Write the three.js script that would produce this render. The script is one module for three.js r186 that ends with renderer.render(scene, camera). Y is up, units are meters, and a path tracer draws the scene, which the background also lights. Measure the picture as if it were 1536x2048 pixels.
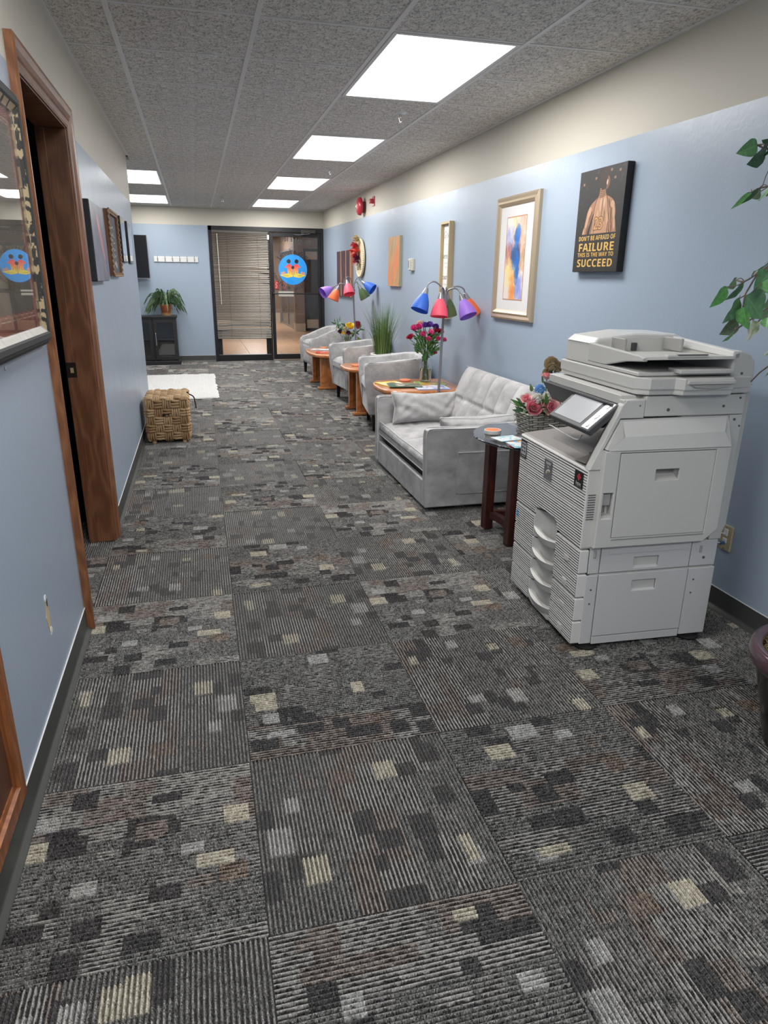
import * as THREE from 'three';
import { RoundedBoxGeometry } from 'three/addons/geometries/RoundedBoxGeometry.js';
import { mergeGeometries, toCreasedNormals } from 'three/addons/utils/BufferGeometryUtils.js';
import { RectAreaLightUniformsLib } from 'three/addons/lights/RectAreaLightUniformsLib.js';
RectAreaLightUniformsLib.init();

// ---------------------------------------------------------------- camera, light, exposure
const scene = new THREE.Scene();
scene.background = new THREE.Color(0x000000);
const camera = new THREE.PerspectiveCamera(73.08, 1536 / 2048, 0.05, 60);
camera.position.set(0, 1.4088, 0);
camera.quaternion.setFromRotationMatrix(new THREE.Matrix4().makeBasis(
  new THREE.Vector3(0.9678, 0.0112, 0.2514), new THREE.Vector3(0.0704, 0.947, -0.3134), new THREE.Vector3(-0.2416, 0.3211, 0.9157)));
const renderer = new THREE.WebGLRenderer();
renderer.toneMapping = THREE.LinearToneMapping;
renderer.toneMappingExposure = 1.1;
renderer.shadowMap.enabled = true;
const LAMP = 15, NEAR_LAMP = 15, LAMP_COLOR = new THREE.Color().setRGB(1.0, 0.985, 0.955), LOBBY_LAMP = 42;

// ---------------------------------------------------------------- helpers
const PI = Math.PI, V = (x, y, z) => new THREE.Vector3(x, y, z);
function rng(seed) { let a = seed >>> 0; return () => { a = (a + 0x6d2b79f5) | 0; let t = Math.imul(a ^ (a >>> 15), 1 | a); t = (t + Math.imul(t ^ (t >>> 7), 61 | t)) ^ t; return ((t ^ (t >>> 14)) >>> 0) / 4294967296; }; }
const hash = (x, y, s = 0) => { let h = Math.imul(x | 0, 374761393) ^ Math.imul(y | 0, 668265263) ^ Math.imul(s | 0, 974634777); h = Math.imul(h ^ (h >>> 13), 1274126177); return ((h ^ (h >>> 16)) >>> 0) / 4294967296; };
function noise(x, y, per, s = 0) { // tileable value noise
  const xi = Math.floor(x), yi = Math.floor(y), fx = x - xi, fy = y - yi, u = fx * fx * (3 - 2 * fx), v = fy * fy * (3 - 2 * fy), m = (n) => ((n % per) + per) % per;
  const a = hash(m(xi), m(yi), s), b = hash(m(xi + 1), m(yi), s), c = hash(m(xi), m(yi + 1), s), d = hash(m(xi + 1), m(yi + 1), s);
  return a + (b - a) * u + (c - a) * v + (a - b - c + d) * u * v;
}
const fbm = (x, y, per, o = 4, s = 0) => { let v = 0, a = 0.5, t = 0; for (let k = 0; k < o; k++) { v += a * noise(x, y, per, s + k); t += a; x *= 2; y *= 2; per *= 2; a *= 0.5; } return v / t; };
const lerp = (a, b, t) => a + (b - a) * t, clamp = (x, a = 0, b = 1) => Math.min(b, Math.max(a, x)), sst = (a, b, x) => { const t = clamp((x - a) / (b - a)); return t * t * (3 - 2 * t); };
function pixels(w, h, fn, srgb = true) { // fn(x, y) -> [r, g, b] 0..255
  const d = new Uint8Array(w * h * 4);
  for (let y = 0, i = 0; y < h; y++) for (let x = 0; x < w; x++, i += 4) { const c = fn(x, y); if (typeof c === 'number') d[i] = d[i + 1] = d[i + 2] = clamp(c, 0, 255); else { d[i] = clamp(c[0], 0, 255); d[i + 1] = clamp(c[1], 0, 255); d[i + 2] = clamp(c[2], 0, 255); } d[i + 3] = 255; }
  const t = new THREE.DataTexture(d, w, h, THREE.RGBAFormat);
  t.wrapS = t.wrapT = THREE.RepeatWrapping; t.magFilter = t.minFilter = THREE.LinearFilter;
  if (srgb) t.colorSpace = THREE.SRGBColorSpace;
  t.needsUpdate = true; return t;
}
function drawn(w, h, draw) { const c = document.createElement('canvas'); c.width = w; c.height = h; const g = c.getContext('2d'); draw(g, w, h); const t = new THREE.CanvasTexture(c); t.colorSpace = THREE.SRGBColorSpace; return t; }
const rep = (t, x, y) => { const c = t.clone(); c.repeat.set(x, y); c.needsUpdate = true; return c; };
function mat(color, rough = 0.6, more = {}) { return new THREE.MeshStandardMaterial({ color, roughness: rough, ...more }); }
function pmat(color, rough = 0.6, more = {}) { return new THREE.MeshPhysicalMaterial({ color, roughness: rough, ...more }); }
const lin = (r, g, b) => new THREE.Color().setRGB(r, g, b);
const used = {};
const numbered = (n) => { const k = used[n] = (used[n] ?? -1) + 1; return k ? n + '_' + String(k).padStart(3, '0') : n; };
function thing(name, label, category, [x, y, z] = [0, 0, 0], turn = 0, group) {
  const o = new THREE.Group(); o.name = numbered(name); scene.add(o); o.position.set(x, y, z); o.rotation.y = turn;
  o.userData = { label, category }; if (group) o.userData.group = group; return o;
}
function struct(name) { const o = new THREE.Group(); o.name = name; o.userData.kind = 'structure'; scene.add(o); return o; }
function part(name, geo, m, parent, label) {
  const g = Array.isArray(geo) ? merge(geo) : geo, o = new THREE.Mesh(g, m);
  o.name = name; o.castShadow = o.receiveShadow = true; if (label) o.userData.label = label; parent.add(o); return o;
}
function copyOf(src, pos, turn, label) { const c = src.clone(); c.name = numbered(src.name.replace(/_\d{3}$/, '')); c.position.set(...pos); c.rotation.y = turn; c.userData = { ...src.userData, label }; scene.add(c); return c; }
function merge(list) {
  return mergeGeometries(list.map((g) => { const n = g.index ? g.toNonIndexed() : g; for (const k of Object.keys(n.attributes)) if (!['position', 'normal', 'uv'].includes(k)) n.deleteAttribute(k); if (!n.attributes.uv) n.setAttribute('uv', new THREE.BufferAttribute(new Float32Array(n.attributes.position.count * 2), 2)); return n; }));
}
function boxUV(geo, s = 1, turn = 0) { // uv in metres / s from the face's main direction
  const g = geo.index ? geo.toNonIndexed() : geo, p = g.attributes.position, n = g.attributes.normal, uv = new Float32Array(p.count * 2);
  for (let i = 0; i < p.count; i += 3) {
    const ax = Math.abs(n.getX(i) + n.getX(i + 1) + n.getX(i + 2)), ay = Math.abs(n.getY(i) + n.getY(i + 1) + n.getY(i + 2)), az = Math.abs(n.getZ(i) + n.getZ(i + 1) + n.getZ(i + 2));
    for (let k = i; k < i + 3; k++) { let u, v; if (ay >= ax && ay >= az) { u = p.getX(k); v = p.getZ(k); } else if (ax >= az) { u = p.getZ(k); v = p.getY(k); } else { u = p.getX(k); v = p.getY(k); } if (turn) [u, v] = [v, u]; uv[2 * k] = u / s; uv[2 * k + 1] = v / s; }
  }
  g.setAttribute('uv', new THREE.BufferAttribute(uv, 2)); return g;
}
const box = (w, h, d, x = 0, y = 0, z = 0) => new THREE.BoxGeometry(w, h, d).translate(x, y, z);
const rbox = (w, h, d, r, x = 0, y = 0, z = 0, s = 2) => new RoundedBoxGeometry(w, h, d, s, Math.min(r, w / 2.01, h / 2.01, d / 2.01)).translate(x, y, z);
const bxyz = (x0, x1, y0, y1, z0, z1, r = 0) => (r ? rbox(x1 - x0, y1 - y0, z1 - z0, r, (x0 + x1) / 2, (y0 + y1) / 2, (z0 + z1) / 2) : box(x1 - x0, y1 - y0, z1 - z0, (x0 + x1) / 2, (y0 + y1) / 2, (z0 + z1) / 2));
const cyl = (rt, rb, h, n = 24, x = 0, y = 0, z = 0) => new THREE.CylinderGeometry(rt, rb, h, n).translate(x, y, z);
const tube = (pts, r, seg = 16, rad = 8) => new THREE.TubeGeometry(new THREE.CatmullRomCurve3(pts.map((p) => (p.isVector3 ? p : V(...p)))), seg, r, rad);
const lathe = (pts, n = 32) => new THREE.LatheGeometry(pts.map((p) => new THREE.Vector2(p[0], p[1])), n);
const shapeOf = (pts) => { const s = new THREE.Shape(); pts.forEach((p, i) => (i ? s.lineTo(p[0], p[1]) : s.moveTo(p[0], p[1]))); s.closePath(); return s; };
const ext = (pts, depth, bevel = 0, seg = 2) => new THREE.ExtrudeGeometry(pts instanceof THREE.Shape ? pts : shapeOf(pts), { depth: depth - 2 * bevel, bevelEnabled: bevel > 0, bevelSize: bevel, bevelThickness: bevel, bevelOffset: -bevel, bevelSegments: seg, curveSegments: 20 }).translate(0, 0, bevel);
function orient(geo, from, to) { // a geometry along +y from the origin, moved so that it runs from -> to
  const d = to.clone().sub(from), q = new THREE.Quaternion().setFromUnitVectors(V(0, 1, 0), d.clone().normalize());
  return geo.applyMatrix4(new THREE.Matrix4().compose(from, q, V(1, 1, 1)));
}
const rod = (a, b, r, n = 10) => { a = a.isVector3 ? a : V(...a); b = b.isVector3 ? b : V(...b); const l = a.distanceTo(b); return orient(new THREE.CylinderGeometry(r, r, l, n).translate(0, l / 2, 0), a, b); };
function warp(geo, fn) { const p = geo.attributes.position, v = V(0, 0, 0); for (let i = 0; i < p.count; i++) { v.fromBufferAttribute(p, i); fn(v); p.setXYZ(i, v.x, v.y, v.z); } geo.computeVertexNormals(); return geo; }
// closed cushion: front (+z) and back puffed between seams; f(u, v) -> 0..1 height
function cushion(w, h, d, f, nx = 60, ny = 40, back = 0.5, edge = 0.12) {
  const g = new THREE.BoxGeometry(w, h, d, nx, ny, 4), p = g.attributes.position;
  for (let i = 0; i < p.count; i++) {
    const x = p.getX(i), y = p.getY(i), z = p.getZ(i), u = x / w + 0.5, v = y / h + 0.5, k = z / d; // -0.5..0.5
    const e = Math.min(1, Math.min(u, 1 - u) / edge * (w / Math.max(w, h)), 1), e2 = Math.min(1, Math.min(v, 1 - v) / edge * (h / Math.max(w, h)));
    const r = Math.sqrt(clamp(1 - (1 - clamp(e)) ** 2)) * Math.sqrt(clamp(1 - (1 - clamp(e2)) ** 2));
    p.setZ(i, k > 0 ? 2 * k * d * (0.5 - 0.28 * (1 - r)) * 1 + 2 * k * f(u, v) : 2 * k * d * 0.5 * (1 - back * (1 - r)));
  }
  g.computeVertexNormals(); return g;
}
const seams = (cols, rows, depth, p = 0.42) => (u, v) => depth * (Math.pow(Math.abs(Math.sin(PI * u * cols)), p) * Math.pow(Math.abs(Math.sin(PI * v * rows)), p) - 1);

// ---------------------------------------------------------------- textures and materials
const RND = rng(11);
const RIBS = 54;
function carpetTexture(seed) { // loop pile: light or dark yarn on the rib crests, dark heather yarn between, colour-blocked
  const N = 1024, R = N / RIBS, rnd = rng(seed), style = new Uint8Array(N * N), S = [ // crest, valley, crest share, speckle
    [[103, 102, 100], [43, 42, 42], 0.8, 48], [[145, 143, 139], [40, 38, 38], 0.62, 26], [[64, 62, 62], [33, 32, 33], 0.85, 30], [[130, 121, 116], [44, 38, 36], 0.62, 28],
    [[156, 155, 153], [84, 83, 81], 0.9, 36], [[174, 168, 152], [89, 86, 76], 0.85, 30], [[123, 109, 99], [54, 46, 42], 0.7, 34], [[123, 121, 119], [44, 42, 42], 0.68, 34]];
  const put = (x0, x1, y0, y1, k) => { x0 = Math.max(0, Math.round(x0)); x1 = Math.min(N, Math.round(x1)); for (let y = Math.max(0, Math.round(y0)); y < Math.min(N, y1); y++) style.fill(k, y * N + x0, y * N + x1); };
  const bands = [[1, 3, 1, 3, 2], [0, 0, 0, 7, 0], [7, 0, 1, 0, 0]], off = Math.floor(rnd() * 3); // three bands along the ribs, each with its own mix
  for (let b = 0, r = 0; b < 3; b++) { const e = b === 2 ? RIBS : Math.round(RIBS * (b + 1) / 3 + (rnd() - 0.5) * 5), mix = bands[(b + off) % 3]; while (r < e) { const w = Math.min(e - r, 4 + Math.floor(rnd() * 7)); for (let y = -Math.floor(rnd() * 80); y < N;) { const h = 80 + Math.floor(rnd() * 230); put(r * R, (r + w) * R, y, y + h, mix[Math.floor(rnd() * mix.length)]); y += h; } r += w; } }
  const spots = (n, ks) => { for (let k = 0; k < n; k++) { const w = (3 + Math.floor(rnd() * 4)) * R, h = 70 + Math.floor(rnd() * 90), x = Math.floor(rnd() * (RIBS - 3)) * R, y = Math.floor(rnd() * (N - 80)); put(x, x + w, y, y + h, ks[Math.floor(rnd() * ks.length)]); } };
  spots(9, [2]); spots(6, [2, 0, 3]); spots(6, [1, 7]); spots(3, [4]); spots(3, [5]); spots(1, [6]);
  return pixels(N, N, (x, y) => {
    const wob = (noise(x / R * 1.7, y / 22, 4096, seed) - 0.5) * 0.22, q = x / R + wob, r = Math.floor(q), f = q - r, [hi, lo, share, nz] = S[style[y * N + x]];
    const crest = sst(0.5 - share * 0.5, 0.5 - share * 0.16, f) * (1 - sst(0.5 + share * 0.16, 0.5 + share * 0.5, f)), a = hash(x >> 1, y >> 1, seed), b = hash(x / 3 | 0, y / 5 | 0, seed + 1), lp = hash(r, (y + (r & 1) * 7) / 15 | 0, seed + 2);
    const sp = (a - 0.5) * nz * 1.1 + (b - 0.5) * nz * 1.1 + (lp - 0.5) * nz * 0.5 + (a > 0.93 ? 38 : 0) - (b < 0.12 ? 26 : 0);
    return [0, 1, 2].map((k) => lerp(lo[k], hi[k], crest) + sp);
  });
}
const carpetBump = pixels(512, 512, (x, y) => { return 255 * (0.5 * hash(x >> 1, y >> 1, 3) + 0.5 * noise(x / 3, y / 4, 512, 6)); }, false);
const carpetMats = [1, 2, 3, 4].map((k) => new THREE.MeshPhysicalMaterial({ map: carpetTexture(k * 77 + 5), bumpMap: carpetBump, bumpScale: 0.0012, roughness: 0.97, sheen: 1, sheenRoughness: 0.55, sheenColor: lin(0.7, 0.69, 0.68) }));
const ceilTex = pixels(512, 512, (x, y) => { const n = fbm(x / 16, y / 16, 32, 3, 4), f = fbm(x / 5, y / 9, 512, 2, 9), s = hash(x >> 1, y >> 1, 8); const v = 228 + (n - 0.5) * 50 + (f < 0.36 ? -46 : 0) + (s > 0.93 ? -42 : 0) + (hash(x, y, 2) - 0.5) * 26; return [v, v * 0.985, v * 0.955]; });
const ceilBump = pixels(512, 512, (x, y) => { const f = fbm(x / 5, y / 9, 512, 2, 9), s = hash(x >> 1, y >> 1, 8); return 180 + (fbm(x / 8, y / 8, 64, 3, 4) - 0.5) * 120 - (f < 0.36 ? 90 : 0) - (s > 0.93 ? 80 : 0); }, false);
const woodPix = (w, h, base, dark, light, sc = 1, s = 0) => pixels(w, h, (x, y) => { // grain along v, tileable
  const a = noise(x / w * 4, y / h * 4, 4, s) + 0.5 * noise(x / w * 8, y / h * 8, 8, s + 1), ring = Math.sin(2 * PI * (x / w * Math.round(5 * sc) + 1.6 * a)) * 0.5 + 0.5, g = noise(x / 2.5, y / 60, 4096, s + 5), pore = hash(x, y >> 5, s) > 0.9 ? 0.14 : 0;
  const t = clamp(0.5 * ring + 0.45 * g - pore); return [0, 1, 2].map((k) => lerp(dark[k], lerp(base[k], light[k], t), 0.4 + 0.6 * t)); });
const oakTex = woodPix(512, 1024, [124, 80, 54], [86, 52, 34], [148, 102, 72], 1, 3);
oakTex.repeat.set(1, 0.4);
const honeyTex = woodPix(512, 512, [190, 118, 66], [160, 92, 48], [214, 144, 88], 0.8, 13);
const mahogTex = woodPix(256, 512, [66, 30, 24], [40, 18, 14], [88, 42, 34], 1.2, 23);
const velvetTex = pixels(512, 512, (x, y) => { const n = fbm(x / 90, y / 50, 512, 4, 31), m = fbm(x / 20, y / 26, 512, 3, 37), f = hash(x, y, 5); const v = 222 + (n - 0.5) * 70 + (m - 0.5) * 34 + (f - 0.5) * 14; return [v, v, v * 1.002]; });
const velvetBump = pixels(256, 256, (x, y) => 128 + (fbm(x / 10, y / 10, 64, 3, 6) - 0.5) * 120 + (hash(x, y, 1) - 0.5) * 90, false);
const wallBump = pixels(512, 512, (x, y) => 128 + (fbm(x / 7, y / 9, 512, 3, 41) - 0.5) * 150, false);
const streakTex = pixels(512, 512, (x, y) => { const v = 200 + (fbm(x / 60, y / 60, 16, 3, 44) - 0.5) * 60; return v; }, false);
const stripeBump = pixels(64, 512, (x, y) => { const k = Math.floor(y / 9), t = (y % 9) / 9; return (hash(k, 1, 3) > 0.35 ? 1 : 0.4) * 255 * sst(0, 0.5, t) * (1 - sst(0.75, 1, t)) * (0.7 + 0.3 * noise(x / 16, k * 3.1, 4, 9)); }, false);
const grainTex = pixels(256, 256, (x, y) => 128 + (hash(x, y, 21) - 0.5) * 120, false);

const M = {
  blue: mat(lin(0.35, 0.425, 0.525), 0.42, { bumpMap: rep(wallBump, 1, 1), bumpScale: 0.0006, roughnessMap: streakTex }),
  cream: mat(lin(0.62, 0.585, 0.505), 0.6, { bumpMap: wallBump, bumpScale: 0.0006 }),
  rubber: mat(lin(0.062, 0.064, 0.06), 0.5),
  ceil: mat(0xffffff, 0.95, { map: ceilTex, bumpMap: ceilBump, bumpScale: 0.003 }),
  tbar: mat(lin(0.8, 0.79, 0.77), 0.45),
  plaster: mat(lin(0.6, 0.58, 0.55), 0.9),
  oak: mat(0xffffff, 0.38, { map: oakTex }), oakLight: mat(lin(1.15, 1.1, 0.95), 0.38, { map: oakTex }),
  honey: pmat(0xffffff, 0.3, { map: honeyTex, clearcoat: 0.6, clearcoatRoughness: 0.12 }),
  mahog: mat(0xffffff, 0.35, { map: mahogTex }),
  velvet: pmat(lin(0.61, 0.6, 0.6), 0.85, { map: velvetTex, bumpMap: velvetBump, bumpScale: 0.0008, sheen: 0.7, sheenRoughness: 0.45, sheenColor: lin(0.75, 0.75, 0.78) }),
  velvetPipe: pmat(lin(0.5, 0.495, 0.5), 0.8, { sheen: 0.5, sheenColor: lin(0.7, 0.7, 0.7) }),
  black: mat(lin(0.012, 0.012, 0.014), 0.45), blackGloss: mat(lin(0.01, 0.01, 0.012), 0.12), blackMatte: mat(lin(0.014, 0.014, 0.016), 0.8),
  bronze: mat(lin(0.02, 0.02, 0.023), 0.38, { metalness: 0.3 }),
  glass: pmat(0xffffff, 0.0, { transmission: 1, thickness: 0, ior: 1.5 }),
  glassSolid: pmat(0xffffff, 0.0, { transmission: 1, thickness: 0.02, ior: 1.5, attenuationColor: new THREE.Color(0.7, 0.86, 0.82), attenuationDistance: 0.25 }),
  water: pmat(0xffffff, 0.0, { transmission: 1, thickness: 0.05, ior: 1.33, attenuationColor: new THREE.Color(0.72, 0.8, 0.55), attenuationDistance: 0.3 }),
  chrome: mat(lin(0.75, 0.75, 0.76), 0.2, { metalness: 1 }),
  steelGrey: mat(lin(0.3, 0.3, 0.32), 0.35, { metalness: 0.55 }),
  lampGrey: mat(lin(0.24, 0.24, 0.26), 0.35, { metalness: 0.35 }),
  white: mat(lin(0.75, 0.75, 0.74), 0.5), whiteGloss: mat(lin(0.78, 0.78, 0.77), 0.25),
  pr: mat(lin(0.56, 0.555, 0.535), 0.5, { bumpMap: grainTex, bumpScale: 0.0001 }), prStripe: mat(lin(0.66, 0.655, 0.635), 0.5, { bumpMap: rep(stripeBump, 1, 1), bumpScale: 0.008 }),
  prCool: mat(lin(0.56, 0.56, 0.565), 0.5), prGap: mat(lin(0.1, 0.1, 0.1), 0.8), prTaupe: mat(lin(0.27, 0.25, 0.24), 0.55), prDark: mat(lin(0.055, 0.055, 0.06), 0.55), prShade: mat(lin(0.36, 0.355, 0.345), 0.55),
  wicker: [0, 1, 2].map((k) => mat(lin(0.5 - k * 0.08, 0.335 - k * 0.065, 0.185 - k * 0.044), 0.75)), wickerDark: mat(lin(0.09, 0.05, 0.025), 0.85),
  red: mat(lin(0.45, 0.03, 0.045), 0.3), terracotta: mat(lin(0.5, 0.14, 0.06), 0.6),
  stem: mat(lin(0.09, 0.2, 0.04), 0.6), leaf: mat(lin(0.05, 0.16, 0.04), 0.5, { side: THREE.DoubleSide }), leafPale: mat(lin(0.2, 0.32, 0.1), 0.55, { side: THREE.DoubleSide }),
  gold: mat(lin(0.5, 0.39, 0.24), 0.38, { metalness: 0.55 }),
  silverLeaf: mat(lin(0.55, 0.5, 0.42), 0.4, { metalness: 0.3 }),
};
// ---------------------------------------------------------------- the setting
const XL = -0.538, XR = 2.187, ZB = -12.59, ZF = 2.4, CH = 2.4615, XA = -3.3, ZE = -7.5, T = 0.12;
// floor: quarter-turned carpet tiles on a slab
const floor = struct('floor');
part('subfloor', bxyz(XA - T, XR + T, -0.12, -0.011, ZB - 0.02, ZF + T), M.blackMatte, floor);
{
  const S = 0.6096, X0 = 0.0691, Z0 = -3.6318, rnd = rng(5);
  const tileGeo = (x0, x1, z0, z1) => { // a ribbed carpet tile cut to fit, uv by its place in the whole tile (0..1)
    const pos = [], uv = [], idx = [], P = S / RIBS, prof = [[0, -0.0088], [0.2, -0.0064], [0.34, -0.0018], [0.5, 0], [0.66, -0.0018], [0.8, -0.0064], [1, -0.0088]], e = 0.0008; x0 += e; x1 -= e; z0 += e; z1 -= e;
    for (let r = 0; r < RIBS; r++) for (const [f, y] of prof) { const x = -S / 2 + (r + f) * P; if (x < x0 - P || x > x1 + P) continue; const xx = clamp(x, x0, x1); for (const z of [z0, z1]) { pos.push(xx, y, z); uv.push(xx / S + 0.5, z / S + 0.5); } const n = pos.length / 3; if (n >= 4) idx.push(n - 4, n - 3, n - 2, n - 2, n - 3, n - 1); }
    const g = new THREE.BufferGeometry(); g.setAttribute('position', new THREE.BufferAttribute(new Float32Array(pos), 3)); g.setAttribute('uv', new THREE.BufferAttribute(new Float32Array(uv), 2)); g.setIndex(idx); g.computeVertexNormals();
    return mergeGeometries([g.toNonIndexed(), new THREE.BoxGeometry(x1 - x0, 0.002, z1 - z0).translate((x0 + x1) / 2, -0.0098, (z0 + z1) / 2).toNonIndexed()]);
  };
  const whole = tileGeo(-S / 2, S / 2, -S / 2, S / 2);
  for (let j = -15; j < 10; j++) for (let i = -6; i < 4; i++) {
    const sh = -0.0034 * j, xa = X0 + i * S + sh, xb = xa + S, za = Z0 + j * S, zb = za + S, far = zb < ZE + 0.3;
    let lo = far ? XA : XL, hi = XR; const door = za > -4.6 && zb < -2.2;
    if (door) lo = -1.8;
    const x0 = Math.max(xa, lo), x1 = Math.min(xb, hi), z0 = Math.max(za, ZB - 0.02), z1 = Math.min(zb, ZF);
    if (x1 - x0 < 0.02 || z1 - z0 < 0.02) continue;
    const turned = ((i + j) % 2 + 2) % 2 === 0, cut = x1 - x0 < S - 0.001 || z1 - z0 < S - 0.001, cx = (xa + xb) / 2, cz = (za + zb) / 2, flip = Math.floor(rnd() * 2) * 2 + (turned ? 1 : 0), m = carpetMats[Math.floor(rnd() * 4)];
    const o = part('carpet_tile', whole, m, floor);
    if (cut) { // cut in the tile's own turned frame
      const a = -flip * PI / 2, c = Math.round(Math.cos(a)), s = Math.round(Math.sin(a));
      const rot = ([x, z]) => [c * x + s * z, -s * x + c * z], p = rot([x0 - cx, z0 - cz]), r = rot([x1 - cx, z1 - cz]);
      o.geometry = tileGeo(Math.min(p[0], r[0]), Math.max(p[0], r[0]), Math.min(p[1], r[1]), Math.max(p[1], r[1]));
    }
    o.position.set(cx, (rnd() - 0.5) * 0.0012, cz); o.rotation.y = flip * PI / 2;
  }
}
// ceiling: slab, lay-in tiles, grid bars
const colX = [-3.352, -2.735, -2.118, -1.514, -0.896, -0.279, 0.338, 0.934, 1.592, XR], rowZ = (k) => -4.126 + 0.6186 * k;
const ceiling = struct('ceiling');
part('ceiling_slab', bxyz(XA - T, XR + T, 2.62, 2.74, ZB - T, ZF + T), M.plaster, ceiling);
const lightCells = new Set(); // "column,row"
const LIGHTS = [[7, 0], [7, -4], [7, -8], [7, -12], [4, -8], [4, -12]]; // each covers rows k-1..k+1
for (const [c, k] of [...LIGHTS, [7, 8], [5, 8], [5, 4]]) { lightCells.add(c + ',' + k); lightCells.add(c + ',' + (k - 1)); }
{
  const rnd = rng(17), gx = new Map();
  for (let c = 0; c < 9; c++) for (let k = -14; k < 11; k++) {
    const x0 = Math.max(colX[c], -3.3), x1 = colX[c + 1], z0 = Math.max(rowZ(k), ZB), z1 = Math.min(rowZ(k + 1), ZF);
    if (z1 - z0 < 0.03 || lightCells.has(c + ',' + k)) continue;
    if (x1 < XL + 0.02 && z1 > ZE + 0.1) continue;
    const xx0 = (z1 > ZE + 0.1) ? Math.max(x0, XL) : x0, w = x1 - xx0 - 0.016, d = z1 - z0 - 0.016;
    const key = w.toFixed(3) + d.toFixed(3); let g = gx.get(key);
    if (!g) { g = boxUV(ext(shapeOf([[-w / 2, -d / 2], [w / 2, -d / 2], [w / 2, d / 2], [-w / 2, d / 2]]), 0.018, 0.004, 1).rotateX(-PI / 2), 0.61); gx.set(key, g); }
    const o = part('ceiling_tile', g, M.ceil, ceiling);
    o.position.set((xx0 + x1) / 2, CH - 0.001 + rnd() * 0.003, (z0 + z1) / 2); o.rotation.x = (rnd() - 0.5) * 0.006; o.rotation.z = (rnd() - 0.5) * 0.004;
  }
  for (let c = 1; c < 9; c++) part('grid_bar', bxyz(colX[c] - 0.012, colX[c] + 0.012, CH - 0.003, CH + 0.03, ZB, c < 5 ? ZE - 0.01 : ZF, 0.002), M.tbar, ceiling);
  for (let k = -13; k < 11; k++) for (let c = 0; c < 9; c++) {
    if (lightCells.has(c + ',' + k) && lightCells.has(c + ',' + (k - 1))) continue;
    const z = rowZ(k); if (colX[c + 1] < XL + 0.02 && z > ZE) continue;
    part('grid_bar', bxyz(Math.max(colX[c], z > ZE ? XL : XA) + 0.012, colX[c + 1] - 0.012, CH - 0.0015, CH + 0.028, z - 0.007, z + 0.007), M.tbar, ceiling);
  }
  part('wall_angle', [bxyz(XR - 0.02, XR, CH - 0.004, CH + 0.012, ZB, ZF), bxyz(XL, XL + 0.02, CH - 0.004, CH + 0.012, ZE, ZF), bxyz(XA, XR, CH - 0.004, CH + 0.012, ZB, ZB + 0.02)], M.tbar, ceiling);
}
// walls: each a lower blue and an upper cream coat on its own run of wall; polygons in (z, y) or (x, y)
const runZ = (pts, x0, x1) => ext(shapeOf(pts.map(([z, y]) => [-z, y])), x1 - x0).rotateY(PI / 2).translate(x0, 0, 0); // extruded along x
const HW = 2.62;
const wr = struct('wall_right'), pl = (z) => 2.066 - 0.0089 * z;
part('blue_paint', runZ([[ZF, -0.02], [ZB - T, -0.02], [ZB - T, pl(ZB - T)], [ZF, pl(ZF)]], XR, XR + T), M.blue, wr);
part('cream_paint', runZ([[ZF, pl(ZF)], [ZB - T, pl(ZB - T)], [ZB - T, HW], [ZF, HW]], XR, XR + T), M.cream, wr);
const wl = struct('wall_left'), PLY = 2.057, DZ0 = -2.895, DZ1 = -3.885; // doorway from DZ0 to DZ1
part('blue_paint', [runZ([[ZF, -0.02], [DZ0, -0.02], [DZ0, PLY], [ZF, PLY]], XL - T, XL), runZ([[DZ1, -0.02], [ZE, -0.02], [ZE, PLY], [DZ1, PLY]], XL - T, XL)], M.blue, wl);
part('cream_paint', runZ([[ZF, PLY], [ZE, PLY], [ZE, HW], [ZF, HW]], XL - T, XL), M.cream, wl);
const wb = struct('wall_back'), DX0 = 0.267, DTOP = 2.19;
const runX = (pts, z0, z1) => ext(shapeOf(pts), z1 - z0).translate(0, 0, z0);
part('blue_paint', runX([[XA - T, -0.02], [DX0, -0.02], [DX0, DTOP], [XA - T, DTOP]], ZB - T, ZB), M.blue, wb);
part('cream_paint', runX([[XA - T, DTOP], [XR, DTOP], [XR, HW], [XA - T, HW]], ZB - T, ZB), M.cream, wb);
const wa = struct('wall_alcove');
part('blue_paint', [runZ([[ZE + T, -0.02], [ZB, -0.02], [ZB, 2.12], [ZE + T, 2.12]], XA - T, XA), bxyz(XA - T, XL - T, -0.02, 2.12, ZE, ZE + T)], M.blue, wa);
part('cream_paint', [runZ([[ZE + T, 2.12], [ZB, 2.12], [ZB, HW], [ZE + T, HW]], XA - T, XA), bxyz(XA - T, XL - T, 2.12, HW, ZE, ZE + T)], M.cream, wa);
const wf = struct('wall_front');
part('blue_paint', bxyz(XL - T, XR + T, -0.02, 2.057, ZF, ZF + T), M.blue, wf);
part('cream_paint', bxyz(XL - T, XR + T, 2.057, HW, ZF, ZF + T), M.cream, wf);
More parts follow.
